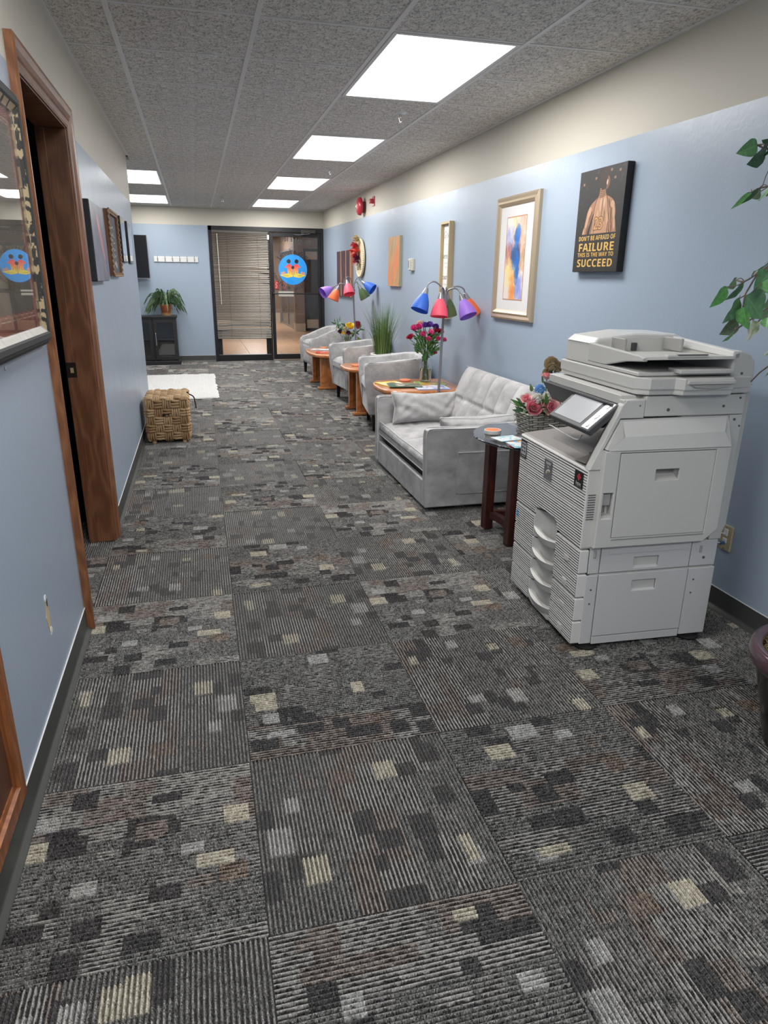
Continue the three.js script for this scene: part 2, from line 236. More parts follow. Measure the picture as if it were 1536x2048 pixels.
// vinyl cove base: flat band with a small toe
const cove = (len) => ext(shapeOf([[0, 0], [0.02, 0], [0.018, 0.003], [0.006, 0.016], [0.004, 0.022], [0.003, 0.098], [0, 0.1]]), len);
function base(name, x, z, len, turn) { const o = struct(name); const m = part('vinyl_band', cove(len), M.rubber, o); o.position.set(x, 0, z); o.rotation.y = turn; const cap = part('caulk_line', box(0.0035, 0.0025, len, 0.0018, 0.1005, len / 2), M.white, o); return o; }
base('baseboard_right', XR, ZF, ZF - ZB, PI); // profile x points to the room
base('baseboard_left_near', XL, DZ0 + 0.085, ZF - DZ0 - 0.085, 0);
base('baseboard_left_far', XL, ZE, ZE * -1 + DZ1 - 0.095, 0);
base('baseboard_back', XA, ZB, DX0 - XA - 0.005, 0); scene.children.at(-1).rotation.y = 0; { const o = scene.children.at(-1); o.clear(); part('vinyl_band', cove(DX0 - XA - 0.005).rotateY(-PI / 2).translate(DX0 - XA - 0.005, 0, 0), M.rubber, o); part('caulk_line', box(DX0 - XA - 0.005, 0.0025, 0.0035, (DX0 - XA) / 2, 0.1005, 0.0018), M.white, o); }

// left doorway: oak jambs, stops, moulded casing and strike plate
{
  const d = struct('door_1'), jx0 = XL - 0.122, jx1 = XL + 0.006, HT = 2.05;
  const W = (g) => boxUV(g, 0.35), WT = (g) => boxUV(g, 0.35, true);
  part('jamb', W(bxyz(jx0, jx1, 0, HT, DZ1, DZ1 + 0.02, 0.002)), M.oak, d);
  part('jamb', W(bxyz(jx0, jx1, 0, HT, DZ0 - 0.02, DZ0, 0.002)), M.oak, d);
  part('head_jamb', WT(bxyz(jx0, jx1, HT, HT + 0.02, DZ1, DZ0, 0.002)), M.oak, d);
  part('door_stop', W(bxyz(XL - 0.127, XL - 0.087, 0, HT, DZ1 + 0.02, DZ1 + 0.026, 0.002)), M.oak, d);
  part('door_stop', W(bxyz(XL - 0.127, XL - 0.087, 0, HT, DZ0 - 0.026, DZ0 - 0.02, 0.003)), M.oak, d);
  // casing profile: (across, out); outer edge thick, ogee to the thin inner edge
  const prof = [[0, 0], [0, 0.012], [0.008, 0.016], [0.03, 0.017], [0.036, 0.022], [0.046, 0.02], [0.056, 0.026], [0.078, 0.03], [0.09, 0.03], [0.094, 0.026], [0.094, 0]];
  const mk = (z, dir) => { const g = ext(shapeOf(prof), 2.145), p = g.attributes.position; for (let k = 0; k < p.count; k++) { const a = p.getX(k), o = p.getY(k), l = p.getZ(k), top = l > 1; p.setXYZ(k, XL + o, top ? HT + 0.005 + a : l, z + dir * a); } g.computeVertexNormals(); return boxUV(g, 0.35); };
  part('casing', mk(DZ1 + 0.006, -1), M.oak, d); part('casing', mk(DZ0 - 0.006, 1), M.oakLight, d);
  { const L0 = DZ1 + 0.006, L1 = DZ0 - 0.006, g = ext(shapeOf(prof), 1), p = g.attributes.position; for (let k = 0; k < p.count; k++) { const a = p.getX(k), o = p.getY(k), e = p.getZ(k) > 0.5; p.setXYZ(k, XL + o, HT + 0.005 + a, e ? L1 + a : L0 - a); } g.computeVertexNormals(); part('head_casing', boxUV(g, 0.35, true), M.oak, d); }
  const sp = part('strike_plate', rbox(0.048, 0.075, 0.003, 0.0012, XL - 0.103, 0.945, DZ1 + 0.0275), mat(lin(0.03, 0.022, 0.018), 0.4, { metalness: 0.5 }), d);
  part('latch_hole', rbox(0.016, 0.026, 0.002, 0.0008, XL - 0.1, 0.943, DZ1 + 0.0295), mat(lin(0.45, 0.32, 0.18), 0.7), sp);
  d.traverse((o) => { if (o.isMesh) o.material.side = THREE.DoubleSide; });
}
// the unlit room behind it
{
  const r = struct('wall_office');
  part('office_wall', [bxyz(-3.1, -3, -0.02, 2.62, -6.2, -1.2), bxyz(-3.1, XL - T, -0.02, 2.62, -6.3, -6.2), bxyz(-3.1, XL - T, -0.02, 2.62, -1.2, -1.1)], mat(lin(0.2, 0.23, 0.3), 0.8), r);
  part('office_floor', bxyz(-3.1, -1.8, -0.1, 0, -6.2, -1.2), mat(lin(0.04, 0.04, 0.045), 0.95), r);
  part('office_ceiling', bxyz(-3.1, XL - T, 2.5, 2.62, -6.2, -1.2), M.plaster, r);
}
// glazed entrance: side light with blind, bronze door with lettering
const ZG = ZB - 0.045;
{
  const w = struct('window_1'), y0 = 0, f = 0.055;
  part('window_frame', [bxyz(DX0, DX0 + f, 0, DTOP, ZB - 0.1, ZB + 0.012, 0.002), bxyz(DX0, XR, DTOP - 0.07, DTOP, ZB - 0.1, ZB + 0.012, 0.002), bxyz(XR - 0.05, XR, 0, DTOP - 0.07, ZB - 0.1, ZB + 0.012, 0.002),
    bxyz(1.222, 1.262, 0, DTOP - 0.07, ZB - 0.1, ZB + 0.008, 0.002)], M.bronze, w);
  part('inner_stile', [bxyz(DX0 + f, DX0 + 0.125, 0.1, 0.52, ZB - 0.085, ZB - 0.02, 0.002), bxyz(1.155, 1.222, 0.1, 0.52, ZB - 0.085, ZB - 0.02, 0.002)], M.bronze, w);
  part('bottom_rail', bxyz(DX0 + f, 1.222, 0.0, 0.1, ZB - 0.09, ZB, 0.002), M.bronze, w);
  part('sill_strip', bxyz(DX0 + f, 1.222, 0.1, 0.106, ZB - 0.085, ZB + 0.004), M.steelGrey, w);
  part('glass_pane', bxyz(DX0 + f, 1.222, 0.106, DTOP - 0.07, ZG - 0.003, ZG + 0.003), M.glass, w);
}
{
  const d = struct('door_2'), x0 = 1.272, x1 = XR - 0.05, y1 = DTOP - 0.075;
  part('stile', bxyz(x0, x0 + 0.055, 0.012, y1, ZB - 0.07, ZB - 0.02, 0.003), M.bronze, d);
  part('stile', bxyz(x1 - 0.05, x1, 0.012, y1, ZB - 0.07, ZB - 0.02, 0.003), M.bronze, d);
  part('top_rail', bxyz(x0 + 0.055, x1 - 0.05, 2.045, y1, ZB - 0.07, ZB - 0.02, 0.003), M.bronze, d);
  part('bottom_rail', bxyz(x0 + 0.055, x1 - 0.05, 0.012, 0.1, ZB - 0.07, ZB - 0.02, 0.003), M.bronze, d);
  part('glass_pane', bxyz(x0 + 0.055, x1 - 0.05, 0.1, 2.045, ZG - 0.003, ZG + 0.003), M.glass, d);
  const hb = part('push_bar', [rod([x0 + 0.02, 1.13, ZB + 0.045], [x1 - 0.02, 1.128, ZB + 0.045], 0.011), bxyz(x0 + 0.012, x0 + 0.04, 1.115, 1.145, ZB - 0.02, ZB + 0.05, 0.003), bxyz(x1 - 0.04, x1 - 0.012, 1.115, 1.145, ZB - 0.02, ZB + 0.05, 0.003)], M.bronze, d);
  part('push_plate', rbox(0.265, 0.085, 0.006, 0.002, 1.53, 1.122, ZG - 0.03), M.cream, d);
  const c = part('door_closer', [rbox(0.25, 0.055, 0.05, 0.006, 1.925, 2.135, ZB + 0.03), rbox(0.05, 0.03, 0.03, 0.004, 1.83, 2.095, ZB + 0.035)], mat(lin(0.07, 0.065, 0.06), 0.4, { metalness: 0.5 }), d);
  part('closer_arm', [rod([1.95, 2.1, ZB + 0.05], [1.75, 2.075, ZB + 0.16], 0.006), rod([1.75, 2.075, ZB + 0.16], [1.68, 2.085, ZB - 0.01], 0.006)], M.steelGrey, d);
  // lettering on the outer face of the glass, so it reads backwards from indoors
  const script = 'italic bold ', arc = (g, text, cx, cy, r, a0, a1, font, up) => { g.font = font; const n = text.length; [...text].forEach((ch, k) => { const a = lerp(a0, a1, n > 1 ? k / (n - 1) : 0.5); g.save(); g.translate(cx + r * Math.sin(a), cy - r * Math.cos(a) * (up ? 1 : -1)); g.rotate(up ? a : -a); g.fillText(ch, 0, 0); g.restore(); }); };
  const t = drawn(1024, 1400, (g, w, h) => {
    g.clearRect(0, 0, w, h); g.textAlign = 'center'; g.textBaseline = 'middle'; g.fillStyle = '#0b0b0d';
    g.font = 'bold 112px sans-serif'; g.save(); g.translate(512, 90); g.scale(0.95, 1.15); g.fillText('SUITE 101', 0, 0); g.restore();
    const cx = 512, cy = 770, R = 345;
    arc(g, 'Behavioral', cx, cy + 30, R + 90, -0.86, 0.82, script + '150px serif', true);
    arc(g, 'Counseling Solutions', cx, cy - 20, R + 105, -1.3, 1.3, script + '100px serif', false);
    g.fillStyle = '#12a4f7'; g.beginPath(); g.arc(cx, cy, R, 0, 7); g.fill(); g.lineWidth = 6; g.strokeStyle = '#1d7fd0'; g.stroke();
    const gr = g.createLinearGradient(0, cy - 130, 0, cy + 150); gr.addColorStop(0, '#f8485a'); gr.addColorStop(0.35, '#fd7a52'); gr.addColorStop(0.7, '#fcc04d'); gr.addColorStop(1, '#f6ea55');
    g.fillStyle = gr;
    for (const s of [-1, 1]) { g.beginPath(); g.moveTo(cx + s * 10, cy - 60); g.lineTo(cx + s * 45, cy - 128); g.lineTo(cx + s * 120, cy - 128); g.lineTo(cx + s * 190, cy - 60); g.lineTo(cx + s * 175, cy - 38); g.lineTo(cx + s * 132, cy - 55); g.lineTo(cx + s * 126, cy + 60); g.lineTo(cx + s * 80, cy + 120); g.lineTo(cx, cy + 150); g.closePath(); g.fill(); }
    g.fillStyle = '#f6df58';
    for (const s of [-1, 1]) { g.beginPath(); g.moveTo(cx, cy + 160); g.lineTo(cx + s * 110, cy + 75); g.lineTo(cx + s * 210, cy + 105); g.lineTo(cx + s * 318, cy + 118); g.lineTo(cx + s * 290, cy + 140); g.lineTo(cx + s * 150, cy + 185); g.closePath(); g.fill();
      g.fillStyle = '#f9a068'; for (let k = 0; k < 4; k++) { g.save(); g.translate(cx + s * (205 + k * 24), cy + 62 + k * 8); g.rotate(s * (0.5 - k * 0.08)); g.fillRect(-12, -26, 20, 62); g.restore(); } g.fillStyle = '#f6df58'; }
    g.strokeStyle = '#27231d'; g.lineWidth = 5; for (const [a, b, c2, e] of [[0, -30, 0, 160], [-40, 20, -25, 120], [40, 20, 25, 120], [-110, 140, -230, 132], [110, 140, 230, 132], [-70, 50, -100, 90], [70, 50, 100, 90]]) { g.beginPath(); g.moveTo(cx + a, cy + b); g.lineTo(cx + c2, cy + e); g.stroke(); }
    g.fillStyle = '#101018'; for (const [x, y, r] of [[-95, -190, 48], [95, -190, 48], [0, -52, 38]]) { g.beginPath(); g.arc(cx + x, cy + y, r, 0, 7); g.fill(); }
  });
  const dm = mat(0xffffff, 0.5, { map: t, alphaTest: 0.5, side: THREE.DoubleSide });
  const dec = part('glass_lettering', new THREE.PlaneGeometry(0.73, 1.0).rotateY(PI), dm, d, 'black lettering round a blue disc with two figures and open hands'); dec.position.set(1.655, 1.572, ZG - 0.005);
}
// lobby outside
{
  const L = struct('floor_lobby'), rnd = rng(3), tileTex = pixels(256, 256, (x, y) => { const n = fbm(x / 50, y / 12, 64, 3, 71), f = fbm(x / 9, y / 5, 64, 2, 73); return [196 + (n - 0.5) * 40 + (f - 0.5) * 18, 160 + (n - 0.5) * 42 + (f - 0.5) * 18, 128 + (n - 0.5) * 42 + (f - 0.5) * 16]; });
  const tm = [0, 1, 2].map((k) => mat(lin(1 - k * 0.06, 0.98 - k * 0.06, 0.96 - k * 0.06), 0.3, { map: tileTex })), S = 0.61;
  part('grout_bed', bxyz(-1.5, 5.5, -0.12, -0.006, -25, ZB - 0.02), mat(lin(0.2, 0.16, 0.13), 0.9), L);
  const g = boxUV(rbox(S - 0.006, 0.01, S - 0.006, 0.002, 0, -0.005, 0), 0.61);
  for (let j = 0; j < 20; j++) for (let i = 0; i < 9; i++) { const o = part('floor_tile', g, tm[Math.floor(rnd() * 3)], L); o.position.set(-0.6 + i * S, 0, ZB - 0.36 - j * S); o.rotation.y = Math.floor(rnd() * 2) * PI; }
  const w = struct('wall_lobby'), brown = mat(lin(0.25, 0.17, 0.125), 0.55), brownD = mat(lin(0.12, 0.08, 0.06), 0.5), stone = mat(lin(0.55, 0.45, 0.34), 0.5);
  part('brown_panel', [bxyz(-1.5, 2.75, 0, 2.7, -23.5, -23.3), bxyz(-1.6, -1.5, 0, 2.7, -23.5, ZB - T), bxyz(2.58, 2.84, 0.2, 2.7, -19.7, -19.45), bxyz(2.84, 5.5, 2.12, 2.7, -19.7, -19.5), bxyz(2.64, 2.75, 2.15, 2.7, -23.3, -19.7), bxyz(2.75, 2.8, 0, 2.7, -23.4, -19.7), bxyz(5.4, 5.5, 0, 2.7, -19.6, ZB - T)], brown, w);
  part('stone_base', [bxyz(-1.5, 2.6, 0, 0.3, -23.3, -23.28), bxyz(2.57, 2.85, 0, 0.2, -19.7, -19.44)], stone, w);
  part('ceiling_panel', bxyz(-1.6, 5.5, 2.62, 2.72, -23.5, ZB - T), mat(lin(0.42, 0.38, 0.35), 0.8), w);
  part('soffit', bxyz(-1.5, 5.4, 2.4, 2.62, -19.4, -17.4), mat(lin(0.34, 0.3, 0.28), 0.7), w);
  part('stud_back', [bxyz(XR + T, 5.5, 0, 2.7, ZB - 0.22, ZB - 0.1), bxyz(-1.6, DX0, 0, 2.7, ZB - 0.22, ZB - T - 0.001)], mat(lin(0.4, 0.36, 0.3), 0.6), w);
  const s = struct('window_2'), fr = M.bronze;
  part('storefront_frame', [bxyz(2.84, 2.9, 0, 2.12, -19.68, -19.52), bxyz(3.32, 3.38, 0, 2.12, -19.68, -19.52), bxyz(4.4, 4.46, 0, 2.12, -19.68, -19.52), bxyz(2.84, 4.46, 0, 0.07, -19.68, -19.52), bxyz(2.84, 4.46, 2.05, 2.12, -19.68, -19.52), bxyz(3.38, 4.4, 1.0, 1.05, -19.6, -19.5)], fr, s);
  part('kick_panel', bxyz(2.9, 3.32, 0.07, 0.3, -19.64, -19.56), stone, s);
  part('transom_panel', bxyz(2.9, 3.32, 1.85, 2.05, -19.64, -19.56), M.cream, s);
  part('cream_panel', bxyz(3.38, 4.4, 0.07, 2.05, -19.66, -19.58), M.cream, s);
  part('dark_backing', [bxyz(2.9, 3.32, 0.3, 1.85, -19.9, -19.86)], mat(lin(0.03, 0.03, 0.034), 0.4), s);
  part('glass_pane', bxyz(2.9, 3.32, 0.3, 1.85, -19.61, -19.59), M.glass, s);
  part('side_glazing', [bxyz(2.64, 2.67, 0.05, 2.1, -21.4, -19.8), bxyz(2.64, 2.67, 0.05, 2.1, -23.2, -21.45)], mat(lin(0.05, 0.05, 0.055), 0.15), s);
  part('side_glazing_frame', [bxyz(2.62, 2.69, 0, 2.15, -21.45, -21.4), bxyz(2.62, 2.69, 0, 2.15, -19.82, -19.74), bxyz(2.62, 2.69, 0, 2.15, -23.28, -23.2), bxyz(2.62, 2.69, 0, 0.06, -23.2, -19.8), bxyz(2.62, 2.69, 2.1, 2.15, -23.2, -19.8)], M.steelGrey, s);
  const ex = thing('wall_sign', 'small red sign with white marks on the brown lobby wall seen through the door', 'sign', [2.51, 1.15, -23.27]);
  part('sign_plate', [rbox(0.12, 0.24, 0.008, 0.003)], mat(lin(0.5, 0.05, 0.04), 0.5, { emissive: lin(0.12, 0.01, 0.01) }), ex);
  for (const g of [box(0.05, 0.018, 0.003, 0.012, 0.07, 0.005), box(0.03, 0.03, 0.003, -0.012, 0.02, 0.005), box(0.05, 0.018, 0.003, 0.01, -0.03, 0.005), box(0.03, 0.03, 0.003, -0.01, -0.075, 0.005)]) part('sign_mark', g, M.white, ex);
}
// ---------------------------------------------------------------- ceiling troffers and lobby light
function troffer(x, z, w, d, power, label, y = CH, group = 'white ceiling light panels') {
  const t = thing('ceiling_light', label, 'ceiling light', [x, y, z], 0, group);
  part('frame', [bxyz(-w / 2, -w / 2 + 0.022, -0.004, 0.03, -d / 2, d / 2, 0.002), bxyz(w / 2 - 0.022, w / 2, -0.004, 0.03, -d / 2, d / 2, 0.002), bxyz(-w / 2 + 0.022, w / 2 - 0.022, -0.004, 0.03, -d / 2, -d / 2 + 0.022, 0.002), bxyz(-w / 2 + 0.022, w / 2 - 0.022, -0.004, 0.03, d / 2 - 0.022, d / 2, 0.002), bxyz(-w / 2, w / 2, 0.05, 0.12, -d / 2, d / 2)], M.tbar, t);
  part('lens', bxyz(-w / 2 + 0.02, w / 2 - 0.02, 0.006, 0.012, -d / 2 + 0.02, d / 2 - 0.02), mat(0xffffff, 0.5, { emissive: LAMP_COLOR, emissiveIntensity: 2.2 }), t);
  const l = new THREE.RectAreaLight(LAMP_COLOR, power, w - 0.06, d - 0.06); l.rotation.x = -PI / 2; l.position.y = 0.001; l.name = 'lamp'; t.add(l);
}
{
  const names = ['large bright ceiling light panel nearest the camera, above the printer', 'second bright ceiling panel from the camera, just past the first sprinkler', 'third bright ceiling panel in the row leading to the glass door', 'farthest bright panel of the right row, closest to the glass door', 'bright ceiling panel at the far left, the nearer of two by the wall end', 'bright ceiling panel at the far left, the farther of two, above the television corner'];
  LIGHTS.forEach(([c, k], i) => { const x0 = colX[c], x1 = colX[c + 1]; troffer((x0 + x1) / 2, rowZ(k), x1 - x0 - 0.03, 1.2372 - 0.03, LAMP * [1.1, 1.1, 1.04, 0.8, 1.0, 0.74][i], names[i]); });
  for (const [c, k, q] of [[5, 4, 'ceiling light panel above the viewer, nearest of three out of the picture'], [5, 8, 'ceiling light panel behind the viewer, left of three out of the picture'], [7, 8, 'ceiling light panel behind the viewer, right of three out of the picture']]) troffer((colX[c] + colX[c + 1]) / 2, rowZ(k), 0.59, 1.207, NEAR_LAMP * (k === 4 ? 0.85 : 0.8), q);
  troffer(1.6, -15.2, 0.6, 1.2, LOBBY_LAMP, 'ceiling light panel of the tiled lobby beyond the glass door', 2.61, 'lobby lights');
  troffer(1.6, -21.4, 0.6, 1.2, LOBBY_LAMP, 'far ceiling light panel of the tiled lobby before the brown wall', 2.61, 'lobby lights');
}
const sprinklerSpots = [[1.42, -5.07, 'first chrome ceiling sprinkler, just past the nearest light panel'], [1.42, -7.7, 'second chrome ceiling sprinkler, past the second light panel'], [0.454, -10.87, 'small ceiling sprinkler in the middle of the far ceiling']];
for (const [x, z, label] of sprinklerSpots) {
  const t = thing('sprinkler', label, 'sprinkler', [x, CH, z], 0, 'ceiling sprinklers');
  part('escutcheon', lathe([[0, 0.004], [0.04, 0.004], [0.042, 0], [0.036, -0.006], [0.012, -0.008], [0, -0.008]]), M.whiteGloss, t);
  part('head', [cyl(0.009, 0.011, 0.022, 12, 0, -0.018), rod([-0.012, -0.028, 0], [-0.006, -0.056, 0], 0.003), rod([0.012, -0.028, 0], [0.006, -0.056, 0], 0.003), cyl(0.013, 0.013, 0.006, 12, 0, -0.029)], M.chrome, t);
  part('deflector', cyl(0.019, 0.019, 0.003, 12, 0, -0.058), M.chrome, t);
}
// ---------------------------------------------------------------- things on the walls
// local x to the right, y up, z out of the wall
const onRight = (name, label, cat, y, z, group) => thing(name, label, cat, [XR, y, z], -PI / 2, group);
const onLeft = (name, label, cat, y, z, group) => thing(name, label, cat, [XL, y, z], PI / 2, group);
const onBack = (name, label, cat, x, y, group) => thing(name, label, cat, [x, y, ZB], 0, group);
const print = (w, h, z, tex, parent, rough = 0.5, name = 'print', more = {}) => { const o = part(name, new THREE.PlaneGeometry(w, h), mat(0xffffff, rough, { map: tex, ...more }), parent); o.position.z = z; return o; };
// mitred frame from a profile of (in from the outer edge, out of the wall)
function frameGeo(w, h, prof) {
  const mk = (len, depthTurn) => { const g = ext(shapeOf(prof), 1), p = g.attributes.position; for (let k = 0; k < p.count; k++) { const a = p.getX(k), o = p.getY(k), e = p.getZ(k) > 0.5 ? 1 : -1; p.setXYZ(k, e * (len / 2 - a), -depthTurn / 2 + a, o); } g.computeVertexNormals(); return g; };
  return [mk(w, h), mk(w, h).rotateZ(PI), mk(h, w).rotateZ(PI / 2), mk(h, w).rotateZ(-PI / 2)];
}
const frameParts = (w, h, prof, m, parent, s = 0.3) => { m.side = THREE.DoubleSide; frameGeo(w, h, prof).forEach((g) => part('frame_rail', boxUV(g, s), m, parent)); };
const blob = (g, x, y, rx, ry, a, c, al) => { g.save(); g.globalAlpha = al; g.fillStyle = c; g.translate(x, y); g.rotate(a); g.beginPath(); g.ellipse(0, 0, rx, ry, 0, 0, 7); g.fill(); g.restore(); };

{ // basketball poster canvas
  const w = 0.462, h = 0.527, d = 0.04, t = onRight('canvas_print', 'dark canvas of a basketball player seen from behind above gold lettering', 'canvas print', 1.716, -3.645);
  part('canvas_wrap', rbox(w, h, d, 0.004, 0, 0, d / 2), mat(lin(0.012, 0.011, 0.011), 0.55), t);
  print(w - 0.004, h - 0.004, d + 0.0008, drawn(900, 1026, (g, W, H) => {
    g.fillStyle = '#262322'; g.fillRect(0, 0, W, H); const r = rng(8);
    for (let k = 0; k < 60; k++) blob(g, r() * W, r() * H * 0.62, 8 + r() * 26, 8 + r() * 20, 0, r() < 0.6 ? '#3a332f' : '#57453a', 0.35);
    for (const [x, y] of [[90, 130], [330, 90], [780, 60], [700, 120], [620, 40]]) blob(g, x, y, 20, 14, 0, '#b98a6a', 0.7);
    const skin = '#a3775a', dark = '#33241c', lt = '#dcb697', poly = (c, pts) => { g.fillStyle = c; g.beginPath(); g.moveTo(pts[0], pts[1]); for (let k = 2; k < pts.length; k += 6) g.bezierCurveTo(pts[k], pts[k + 1], pts[k + 2], pts[k + 3], pts[k + 4], pts[k + 5]); g.closePath(); g.fill(); };
    poly(skin, [395, 285, 330, 320, 255, 335, 215, 420, 190, 470, 190, 530, 165, 580, 150, 610, 140, 630, 135, 645, 170, 645, 210, 645, 235, 645, 270, 560, 300, 500, 330, 440, 420, 420, 500, 420, 395, 285]); // left arm
    poly(skin, [560, 268, 640, 300, 720, 310, 750, 390, 770, 430, 770, 470, 768, 500, 790, 560, 800, 610, 815, 645, 770, 645, 720, 645, 690, 645, 660, 560, 650, 520, 640, 450, 600, 420, 560, 380, 560, 268]); // right arm
    poly('#b4896a', [400, 290, 440, 300, 520, 290, 560, 268, 630, 330, 600, 420, 660, 520, 668, 560, 672, 610, 675, 645, 560, 645, 400, 645, 290, 645, 300, 560, 340, 500, 345, 430, 350, 370, 370, 310, 400, 290]); // vest
    g.strokeStyle = '#4b3325'; g.lineWidth = 10; g.beginPath(); g.moveTo(400, 290); g.bezierCurveTo(370, 310, 350, 370, 345, 430); g.bezierCurveTo(340, 500, 300, 560, 290, 645); g.moveTo(560, 268); g.bezierCurveTo(630, 330, 600, 420, 660, 520); g.lineTo(675, 645); g.stroke();
    poly(skin, [430, 200, 430, 240, 425, 270, 398, 292, 440, 310, 520, 300, 562, 268, 545, 250, 545, 230, 548, 190, 510, 180, 470, 180, 430, 200]); // neck
    poly(dark, [405, 120, 400, 40, 450, 0, 510, 0, 580, 0, 610, 60, 600, 130, 596, 180, 560, 220, 520, 215, 470, 225, 420, 200, 405, 120]); // cropped head from behind, turned right
    poly('#7a5642', [560, 90, 590, 90, 612, 120, 604, 160, 600, 190, 580, 222, 548, 215, 545, 180, 550, 130, 560, 90]); g.fillStyle = lt; g.beginPath(); g.ellipse(557, 148, 13, 26, 0.15, 0, 7); g.fill();
    g.strokeStyle = '#4b3325'; g.lineWidth = 6; for (let k = 0; k < 5; k++) { g.beginPath(); g.moveTo(432, 212 + k * 17); g.quadraticCurveTo(490, 224 + k * 17, 544, 204 + k * 15); g.stroke(); }
    for (const [x, y, a, b, q] of [[255, 420, 30, 60, 0.5], [215, 520, 20, 60, 0.35], [165, 610, 16, 34, 0.3], [700, 370, 40, 34, 0.4], [735, 450, 22, 60, -0.2], [760, 560, 18, 60, -0.15], [470, 360, 14, 70, 0.05], [540, 340, 18, 50, 0.1], [420, 480, 12, 70, 0.1], [620, 520, 10, 90, -0.1]]) blob(g, x, y, a, b, q, lt, 0.55);
    for (const [x, y, a, b, q] of [[285, 470, 14, 70, 0.4], [240, 590, 14, 60, 0.35], [690, 470, 14, 80, -0.15], [715, 590, 12, 60, -0.1], [505, 400, 7, 110, 0.02], [380, 560, 10, 80, 0.1], [640, 590, 12, 60, 0], [560, 470, 10, 60, -0.1], [325, 580, 10, 70, 0.15], [640, 360, 12, 50, -0.4]]) blob(g, x, y, a, b, q, dark, 0.5);
    g.textAlign = 'center'; g.font = 'bold 170px sans-serif'; g.lineWidth = 14; g.strokeStyle = '#5b3a22'; g.strokeText('23', 455, 600); g.fillStyle = '#c48f5c'; g.fillText('23', 455, 600);
    g.fillStyle = '#262322'; g.fillRect(0, 640, W, H - 640);
    const gold = (s, y, px, sx) => { g.font = 'bold ' + px + 'px sans-serif'; g.fillStyle = '#d7ad58'; g.save(); g.translate(W / 2, y); const m = g.measureText(s).width; g.scale(sx / m, 1.12); g.fillText(s, 0, 0); g.restore(); };
    gold("DON'T BE AFRAID OF", 705, 58, 740); gold('FAILURE', 816, 104, 730); gold('THIS IS THE WAY TO', 872, 52, 730); gold('SUCCEED', 976, 98, 730);
  }), t, 0.5);
}
{ // gold-framed abstract
  const w = 0.67, h = 0.823, t = onRight('framed_painting', 'champagne gold framed abstract painting with blue and orange splashes and a wide white mat', 'framed art', 1.545, -4.742);
  frameParts(w, h, [[0, 0], [0, 0.022], [0.012, 0.03], [0.03, 0.026], [0.045, 0.034], [0.06, 0.024], [0.066, 0.018], [0.066, 0]], mat(lin(0.56, 0.45, 0.32), 0.36, { metalness: 0.5, bumpMap: grainTex, bumpScale: 0.0008 }), t);
  part('mat_board', box(w - 0.12, h - 0.12, 0.012, 0, 0, 0.009), mat(lin(0.72, 0.71, 0.71), 0.8), t);
  part('mat_bevel', [box(0.318, 0.006, 0.002, 0, 0.273, 0.0155), box(0.318, 0.006, 0.002, 0, -0.273, 0.0155), box(0.006, 0.546, 0.002, 0.156, 0, 0.0155), box(0.006, 0.546, 0.002, -0.156, 0, 0.0155)], mat(lin(0.55, 0.25, 0.1), 0.5), t);
  print(0.306, 0.54, 0.0157, drawn(512, 900, (g, W, H) => {
    g.fillStyle = '#e9dfd6'; g.fillRect(0, 0, W, H); const r = rng(4);
    const wash = (cx, cy, sx, sy, cols, n) => { for (let k = 0; k < n; k++) blob(g, cx + (r() - 0.5) * sx, cy + (r() - 0.5) * sy, 8 + r() * 60, 16 + r() * 90, (r() - 0.5) * 0.9, cols[Math.floor(r() * cols.length)], 0.16 + r() * 0.2); };
    wash(330, 110, 330, 260, ['#f4c49b', '#e79a8b', '#d8d49a', '#efe4d6'], 60); wash(90, 250, 180, 240, ['#8d9bd8', '#c6c8ea', '#efe6e0'], 40); wash(430, 180, 160, 330, ['#e58a72', '#f0b3a0', '#f7e2c4'], 40);
    wash(110, 420, 200, 200, ['#d97a68', '#e8a27c', '#8a5a6a'], 40); wash(420, 470, 200, 200, ['#c98f6a', '#9ab08a', '#e2b184'], 40); wash(180, 620, 260, 260, ['#f3d66a', '#efe08f', '#f3e6c0'], 50); wash(230, 760, 150, 300, ['#ef8a3c', '#f3a45a', '#f0d9c0'], 40); wash(410, 780, 180, 240, ['#9aa6e2', '#c9c6ea', '#7e8cd6'], 50);
    wash(290, 330, 110, 330, ['#1f6fd0', '#2a7fdc', '#1450a8', '#4aa0e0'], 70); wash(270, 430, 190, 130, ['#14508f', '#1d4f86', '#6a3b58', '#2d7fd0'], 60); wash(330, 560, 60, 260, ['#1a5fb4', '#3c78d8'], 30);
    for (let k = 0; k < 260; k++) { g.strokeStyle = ['#174e94', '#5a2b3c', '#2e74c0', '#f3e9dc'][k % 4]; g.globalAlpha = 0.5; g.lineWidth = 1 + r() * 2; const x = 280 + (r() - 0.5) * 200, y = 420 + (r() - 0.5) * 300; g.beginPath(); g.moveTo(x, y); g.lineTo(x + (r() - 0.5) * 20, y + (r() - 0.5) * 50); g.stroke(); }
  }), t, 0.35);
}
